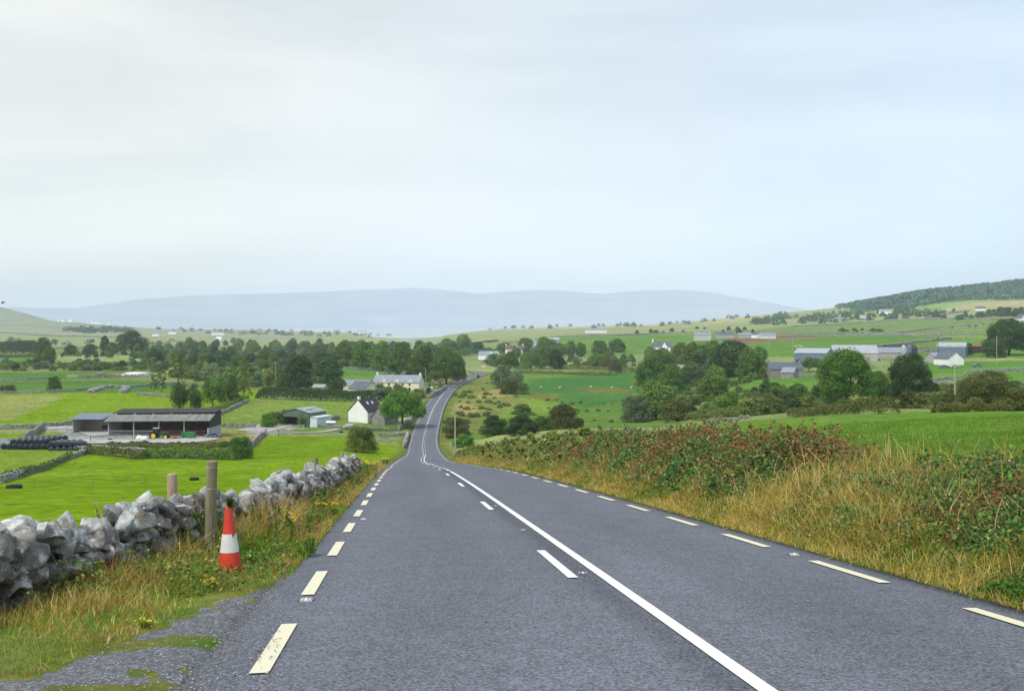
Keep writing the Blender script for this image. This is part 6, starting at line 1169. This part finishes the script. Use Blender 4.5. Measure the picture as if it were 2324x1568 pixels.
# ---------------------------------------------------------------- distant houses
D = [(1110, 769, 820, 8, 15, 3.0, 5.8, 80, whitewash, slate_pale, 'white bungalow with pale roof and front gable, nearest beyond the road bend'), (1168, 760, 900, 8, 15, 3.6, 6.8, 84, whitewash, brown_roof, 'white two storey house with brown roof, right of the white bungalow'), (1208, 758, 960, 7, 16, 2.6, 4.6, 86, conc, slate_pale, 'low long outbuilding between the brown roofed house and the white barn'),
     (1228, 756, 980, 10, 12, 3.2, 5.6, 50, whitewash, slate_pale, 'white barn with shallow gable, middle of the distant row'), (1252, 755, 1000, 8, 14, 4.0, 5.4, 86, grey_tin, alu, 'pale grey shed at the right end of the first distant row'),
     (1502, 752, 860, 8, 14, 3.0, 6.8, 84, whitewash, slate, 'white house with slate roof and a tall white chimney, alone in the right distance'), (1594, 750, 980, 8, 15, 4.6, 7.0, 86, mat('grey_render', (.5, .5, .46)), slate_pale, 'square grey two storey house in the right distance'), (1645, 750, 1000, 8, 16, 3, 5, 88, conc, slate, 'low dark outbuilding right of the square grey house'), (1690, 752, 980, 7, 12, 2.6, 4.2, 80, conc, slate_pale, 'low grey farm building with small white gable'), (1720, 752, 960, 8, 9, 2.8, 5.4, 20, whitewash, slate, 'small white gabled building right of the low farm building'), (1742, 753, 940, 7, 13, 2.4, 4.2, 86, tin_w, slate_pale, 'pale low bungalow in the right distance'),
     (1352, 748, 1500, 8, 30, 3, 5.5, 88, whitewash, slate_pale, 'long very distant pale building near the bay'), (2009, 711, 2000, 10, 22, 5, 9, 70, whitewash, slate_pale, 'white house in the trees at the foot of the wooded hill'), (2225, 712, 1900, 9, 16, 4, 8, 70, whitewash, slate, 'white house in the trees on the right hillside, left one'), (2318, 716, 1300, 8, 12, 4, 9, 10, whitewash, slate, 'white gable end on the hillside at the right edge'), (1910, 722, 1900, 9, 26, 3, 5, 88, conc, slate_pale, 'grey sheds in the distant tree belt, left of the hill'), (1965, 722, 1900, 9, 20, 3, 6, 80, tin_w, slate_pale, 'pale shed in the distant tree belt'),
     (393, 750, 3000, 12, 22, 5, 9, 80, whitewash, slate_pale, 'tiny white house on the left slope beyond the domed tree'), (495, 755, 3000, 12, 34, 5, 8, 88, whitewash, slate_pale, 'long white building on the left shore'), (355, 761, 2500, 10, 16, 4, 8, 80, whitewash, slate_pale, 'small white house below the left slope'), (498, 766, 2100, 9, 12, 3, 7, 70, whitewash, tin_w, 'white domed building in the pale field left of centre'), (888, 788, 1350, 9, 10, 5, 8, 60, slate_pale, slate, 'grey gabled building above the tree belt'), (962, 784, 1400, 8, 26, 3.5, 5, 88, tin_w, alu, 'long white roofed shed above the tree belt'), (820, 752, 4000, 14, 30, 6, 10, 88, whitewash, slate_pale, 'white speck of a house on the far shore')]
for (px, py, Y, w, l, he, hr, rz, wl_, rf, lb) in D:
    p = hit(px, py, 500); h_ = house(px, py, 'distant_house' if 'house' in lb or 'bungalow' in lb else 'outbuilding', lb, w, l, he, hr, rz, wl_, rf, Y=Y, cat='house' if 'house' in lb or 'bungalow' in lb else 'building', chim=[(0, -l / 2 + .5, 1.2), (0, l / 2 - .5, 1.2)] if 'two storey' in lb else [(0, l / 2 + .2, 2.6)] if 'tall white chimney' in lb else ())
    dz = (HY - py) / F * Y - h_.location.z; h_.location.z += max(-.6, min(2.5, dz))
    if 'tall white chimney' in lb or 'nearest beyond' in lb or 'brown' in lb: g_ = MB().prism([(-2.2, -.3), (2.2, -.3), (2.2, he), (0, hr - .4), (-2.2, he)], 0, 5).build('front_gable', whitewash, h_); g_.rotation_euler = (0, 0, R(-90)); g_.location = (-w / 2 - 1.2, -2, 0)
# bell tents on the far left ridge
tp = mat('tent_canvas', (.80, .80, .76), rough=.8)
for i, (px, hh) in enumerate(((133, 9), (143, 11), (160, 14), (199, 8), (209, 12), (216, 9), (222, 11), (226, 8), (247, 9))):
    p = at(px, 4250); o = MB().lathe([(hh * .62, -1), (hh * .60, hh * .15), (.3, hh)], n=10).build('tent', tp); o.location = p; props(o, 'tiny white pointed tent on the ridge under the far left hill', 'tent', 'white tents on the far left ridge')
# ---------------------------------------------------------------- poles, wires, signs
pole_m = mat('pole_timber', (.40, .38, .33), rough=.9, nscale=1.5, namt=.2)
def pole(px, top, base, label, Y=None, ymin=100, r_=.14, arm=1, m=None):
    p = at(px, Y) if Y else hit(px, base, ymin); H = (HY - top) / F * p[1] - p[2]; o = empty('utility_pole', p, R(20), label, 'pole', 'timber electricity poles'); MB().tube((0, 0, -.4), (0, 0, H), r_, r_ * .8, 8).build('pole_shaft', m or pole_m, o)
    if arm:
        MB().b(-.9, .9, -.06, .06, H - .35, H - .22).build('crossarm', m or pole_m, o)
        for s_ in (-.75, 0, .75): MB().tube((s_, 0, H - .2), (s_, 0, H + .05), .06, n=6).build('insulator', stone_w, o)
    return o, (p[0], p[1], p[2] + H - .1)
_, A1 = pole(1033, 942, 1015, 'bare grey timber pole standing in the bushes right of the road', Y=200, arm=0, r_=.13); _, A2 = pole(966, 836, 894, 'tall pale pole beside the road junction', arm=0, Y=455); _, A3 = pole(892, 846, 896, 'pale pole in front of the cream farmhouse, near the purple tree', Y=400)
_, A4 = pole(626, 822, 872, 'pole with crossarm above the long hedge', ymin=300); _, A5 = pole(405, 808, 846, 'pole with crossarm in the scrub behind the feathery conifer', ymin=300); pole(12, 780, 812, 'brown pole at the far left edge', ymin=400, m=rust, arm=0, r_=.25)
_, B1 = pole(2167, 828, 912, 'tall pale concrete pole behind the right pasture', Y=225, arm=0, r_=.15); _, B2 = pole(2001, 790, 828, 'slim pale pole between the two tall trees', Y=470, arm=0); pole(1745, 762, 792, 'slim pole in the field behind the slate farmhouse', ymin=480); pole(1799, 768, 792, 'slim pole behind the blue grey barn', ymin=480); pole(2129, 764, 806, 'dark pole left of the white farm cottage', Y=495, m=dkwood); pole(2262, 762, 790, 'brown pole before the domed tree', Y=480, arm=0); pole(1596, 730, 748, 'very distant pole by the square grey house', Y=1000, arm=0, r_=.2); pole(1632, 745, 762, 'distant pole in the green field', Y=850, arm=0, r_=.2)
def wire(a, b_, label, sag=1.2, r_=.018):
    m = MB(); prev = a
    for k in range(1, 13): t = k / 12; q = tuple(a[i] + (b_[i] - a[i]) * t - (sag * 4 * t * (1 - t) if i == 2 else 0) for i in range(3)); m.tube(prev, q, r_, n=4, cap=False); prev = q
    props(m.build('overhead_wire', dkwood, recalc=False), label, 'wire', 'overhead wires')
wire(A3, A2, 'overhead wire from the farmhouse pole to the junction pole'); wire(A4, A3, 'overhead wire over the dark evergreens to the farmhouse pole', 2.5); wire(A5, A4, 'overhead wire across the scrub above the long hedge', 2.5)
def warn():
    p = at(1010, 525); r = empty('warning_sign', p, 0, 'yellow diamond warning sign on a pole at the side road junction', 'road sign'); MB().tube((0, 0, -.3), (0, 0, 2.6), .05, n=6).build('sign_post', alu, r); s = .95; MB().add([(0, -.07, 3.2 - s), (s, -.07, 3.2), (0, -.07, 3.2 + s), (-s, -.07, 3.2), (0, -.03, 3.2 - s), (s, -.03, 3.2), (0, -.03, 3.2 + s), (-s, -.03, 3.2)], [(0, 1, 2, 3), (7, 6, 5, 4), (0, 4, 5, 1), (1, 5, 6, 2), (2, 6, 7, 3), (3, 7, 4, 0)]).build('sign_plate', mat('sign_yellow', (.85, .50, .0), rough=.5), r)
    MB().b(-.07, .07, -.085, -.072, 2.8, 3.6).add([(-.07, -.085, 3.15), (.3, -.085, 3.4), (.3, -.085, 3.52), (-.07, -.085, 3.3)], [(0, 1, 2, 3)]).build('symbol', dkwood, r)
warn()
p = at(1137, 640); r = empty('street_lamp', p, 0, 'grey street lamp standing behind the road bend', 'street lamp'); Hh = (HY - 806) / F * 640 - p[2]; MB().tube((0, 0, -.3), (0, 0, Hh), .13, .08, 8).build('lamp_post', dkwood, r); MB().b(-1.7, .1, -.1, .1, Hh, Hh + .16).build('lamp_head', alu, r)
p = at(1098, 700); r = empty('notice_board', p, 0, 'small pale notice board behind the road bend', 'sign'); MB().b(-1.6, 1.6, -.1, .1, .6, 2.2).build('panel', mat('board_pink', (.6, .5, .42)), r)
for s_ in (-1.2, 1.2): MB().b(s_ - .1, s_ + .1, .11, .25, -.3, 1.9).build('leg', dkwood, r)
# side road and farm lanes lie on the land as sheets
def lane(pts, w, label_name, m, ymin=150):
    W = np.array([hit(a, b_, ymin) for a, b_ in pts]); Pn = catmull(W, 2.5); tt = np.gradient(Pn[:, :2], axis=0); tt /= np.linalg.norm(tt, axis=1)[:, None]; nn = np.stack([-tt[:, 1], tt[:, 0]], 1); V = []
    for q in np.linspace(-w / 2, w / 2, 5):
        x = Pn[:, 0] + nn[:, 0] * q; y = Pn[:, 1] + nn[:, 1] * q; V.append(np.stack([x, y, ground_z(x, y) + .16], 1))
    V = np.stack(V, 1); k_ = 5; m_ = len(Pn); I = (np.arange(m_ - 1)[:, None] * k_ + np.arange(4)[None]).ravel(); o = mesh_np(label_name, V.reshape(-1, 3), np.stack([I, I + 1, I + k_ + 1, I + k_], 1), m); props(o, kind='structure')
track_m = mat('track_gravel', (.36, .35, .33), rough=.95, nscale=1.5, namt=.25)
lane([(1035, 876), (1015, 879), (998, 880), (975, 882)], 7, 'side_road', road_mat, 350); lane([(562, 982), (640, 984), (720, 982), (770, 974), (800, 962)], 2.2, 'farm_track', track_m, 200); lane([(945, 944), (925, 950), (905, 956)], 3, 'cottage_drive', track_m, 220)
lane([(575, 980), (610, 970), (640, 962), (672, 958)], 9, 'farm_yard', track_m, 200); lane([(95, 1000), (160, 1002), (240, 1003), (330, 1004), (420, 1001), (475, 994)], 7, 'concrete_yard', conc, 200); lane([(100, 975), (160, 970), (190, 975), (240, 990)], 7, 'yard_apron', track_m, 200)
# ---------------------------------------------------------------- animals
def quad(name, L_, Hh, m, head_down=False):
    """four legged animal as one skinned surface, facing +x"""
    def chain(): pass
    b_ = [(-.42 * L_, 0, .78 * Hh), (0, 0, .76 * Hh), (.38 * L_, 0, .80 * Hh)]; head = [(.55 * L_, 0, (.62 if head_down else .98) * Hh), (.70 * L_, 0, (.25 if head_down else .98) * Hh), (.80 * L_, 0, (.08 if head_down else .90) * Hh)]
    V = b_ + head; E = [(0, 1), (1, 2), (2, 3), (3, 4), (4, 5)]; Rr = [.19, .24, .20, .11, .11, .06]
    for sx, root in ((-.40, 0), (.34, 2)):
        for sy in (-1, 1):
            i = len(V); V += [(sx * L_, sy * .11 * Hh, .55 * Hh), ((sx + (-.04 if sx < 0 else .01)) * L_, sy * .12 * Hh, .30 * Hh), (sx * L_, sy * .12 * Hh, .0)]; E += [(root, i), (i, i + 1), (i + 1, i + 2)]; Rr += [.09, .05, .045]
    i = len(V); V += [(-.5 * L_, 0, .82 * Hh), (-.53 * L_, 0, .45 * Hh)]; E += [(0, i), (i, i + 1)]; Rr += [.03, .02]
    me = bpy.data.meshes.new(name); me.from_pydata(V, E, []); o = bpy.data.objects.new(name, me); COL.objects.link(o); md = o.modifiers.new('skin', 'SKIN'); md.use_smooth_shade = True
    for v, q in zip(me.skin_vertices[0].data, Rr): v.radius = (q * Hh, q * Hh)
    me.skin_vertices[0].data[1].use_root = True; o.modifiers.new('sub', 'SUBSURF').levels = 1; dg = bpy.context.evaluated_depsgraph_get(); out = bpy.data.meshes.new_from_object(o.evaluated_get(dg)); bpy.data.objects.remove(o); out.materials.clear(); out.materials.append(m); return out
wool = mat('fleece', (.66, .63, .55), rough=.95); patch = mat('cow_patches', (.03, .028, .026), rough=.8, nscale=1.2, col2=(.72, .70, .66), detail=1, rnd=.1); blackhide = mat('black_hide', (.02, .02, .02), rough=.7); whitehide = mat('white_hide', (.70, .66, .58), rough=.8)
SHEEP = quad('sheep', 1.3, .95, wool, True); COWS = [quad('cow', 2.3, 1.5, m, True) for m in (patch, blackhide, whitehide)]
def animal(me, name, px, py, rz, label, group, ymin, sc_=1): p = hit(px, py, ymin); o = bpy.data.objects.new(name, me); COL.objects.link(o); o.location = p; o.rotation_euler = (0, 0, rz); o.scale = (sc_,) * 3; props(o, label, name, group)
for k in range(34): a = (rng.uniform(135, 320), rng.uniform(808, 819)); animal(SHEEP, 'sheep', a[0], a[1], rng.uniform(0, 6.28), 'white sheep grazing in the pale green field below the big domed tree', 'sheep grazing in the far left field', 400, 1.25)
for k in range(26): a = (2160 + k * 4.6 + rng.normal() * 3, 744 - k * .22 + rng.normal() * 1.6); animal(COWS[int(rng.integers(3))], 'cow', a[0], a[1], rng.uniform(0, 6.28), 'grazing cow of the herd high in the field above the right farm', 'cattle herd above the right farm', 700)
for k, (px, py) in enumerate(((1902, 759), (1910, 758), (1916, 760), (1936, 758), (1958, 758))): animal(COWS[1], 'cow', px, py, rng.uniform(0, 6.28), 'black cow beside the brown ploughed field on the right', 'black cattle beside the ploughed field', 600)
for k, (px, py) in enumerate(((1898, 795), (1905, 795), (1910, 796), (1895, 796))): animal(SHEEP, 'sheep', px - 90, py - 8, rng.uniform(0, 6.28), 'white sheep in the green field behind the blue grey barn', 'sheep behind the blue grey barn', 560, 1.2)
# egrets on the marsh and a bird in the sky
bird_w = mat('white_plumage', (.8, .8, .78)); 
def bird(p, s, name, label, m, flying=False):
    V, T_ = ico(2); B = V * np.array((.5, .18, .18)) * s; mm = MB(); mm.add(B, [tuple(t) for t in T_])
    if flying: mm.tube((.4 * s, 0, 0), (.62 * s, 0, .04 * s), .09 * s, .03 * s, 6); mm.add([(.15 * s, .1 * s, .05 * s), (-.2 * s, .1 * s, .05 * s), (-.25 * s, 1.0 * s, .35 * s), (0, 1.1 * s, .4 * s), (.15 * s, .1 * s, .08 * s), (-.2 * s, .1 * s, .08 * s)], [(0, 1, 2, 3), (5, 4, 3, 2)]); mm.add([(.15 * s, -.1 * s, .05 * s), (-.2 * s, -.1 * s, .05 * s), (-.25 * s, -1.0 * s, .3 * s), (0, -1.1 * s, .35 * s)], [(0, 1, 2, 3)])
    else: mm.tube((.35 * s, 0, .1 * s), (.5 * s, 0, .55 * s), .09 * s, .05 * s, 6).tube((.5 * s, 0, .55 * s), (.72 * s, 0, .5 * s), .07 * s, .015 * s, 6).tube((0, .05 * s, -.1 * s), (0, .05 * s, -.55 * s), .02 * s, n=4).tube((0, -.05 * s, -.1 * s), (0, -.05 * s, -.55 * s), .02 * s, n=4)
    o = mm.build(name, m, recalc=False); o.location = p; props(o, label, 'bird'); return o
for px, py, lb in ((1227, 881, 'leftmost white bird standing on the green marsh'), (1270, 882, 'second white bird from the left on the marsh'), (1340, 881, 'third white bird, at the left of the brown reed strip'), (1388, 882, 'white bird in the middle of the brown reed strip'), (1432, 882, 'rightmost white bird at the edge of the marsh')): p = hit(px, py, 300); bird((p[0], p[1], p[2] + .6), 1.1, 'egret', lb, bird_w)['group'] = 'white birds on the marsh'
bird(((7 - CX) / F * 60, 60, (HY - 687) / F * 60), .2, 'flying_bird', 'small dark bird flying above the far left hill', dkwood, True).rotation_euler = (0, R(-20), R(40))
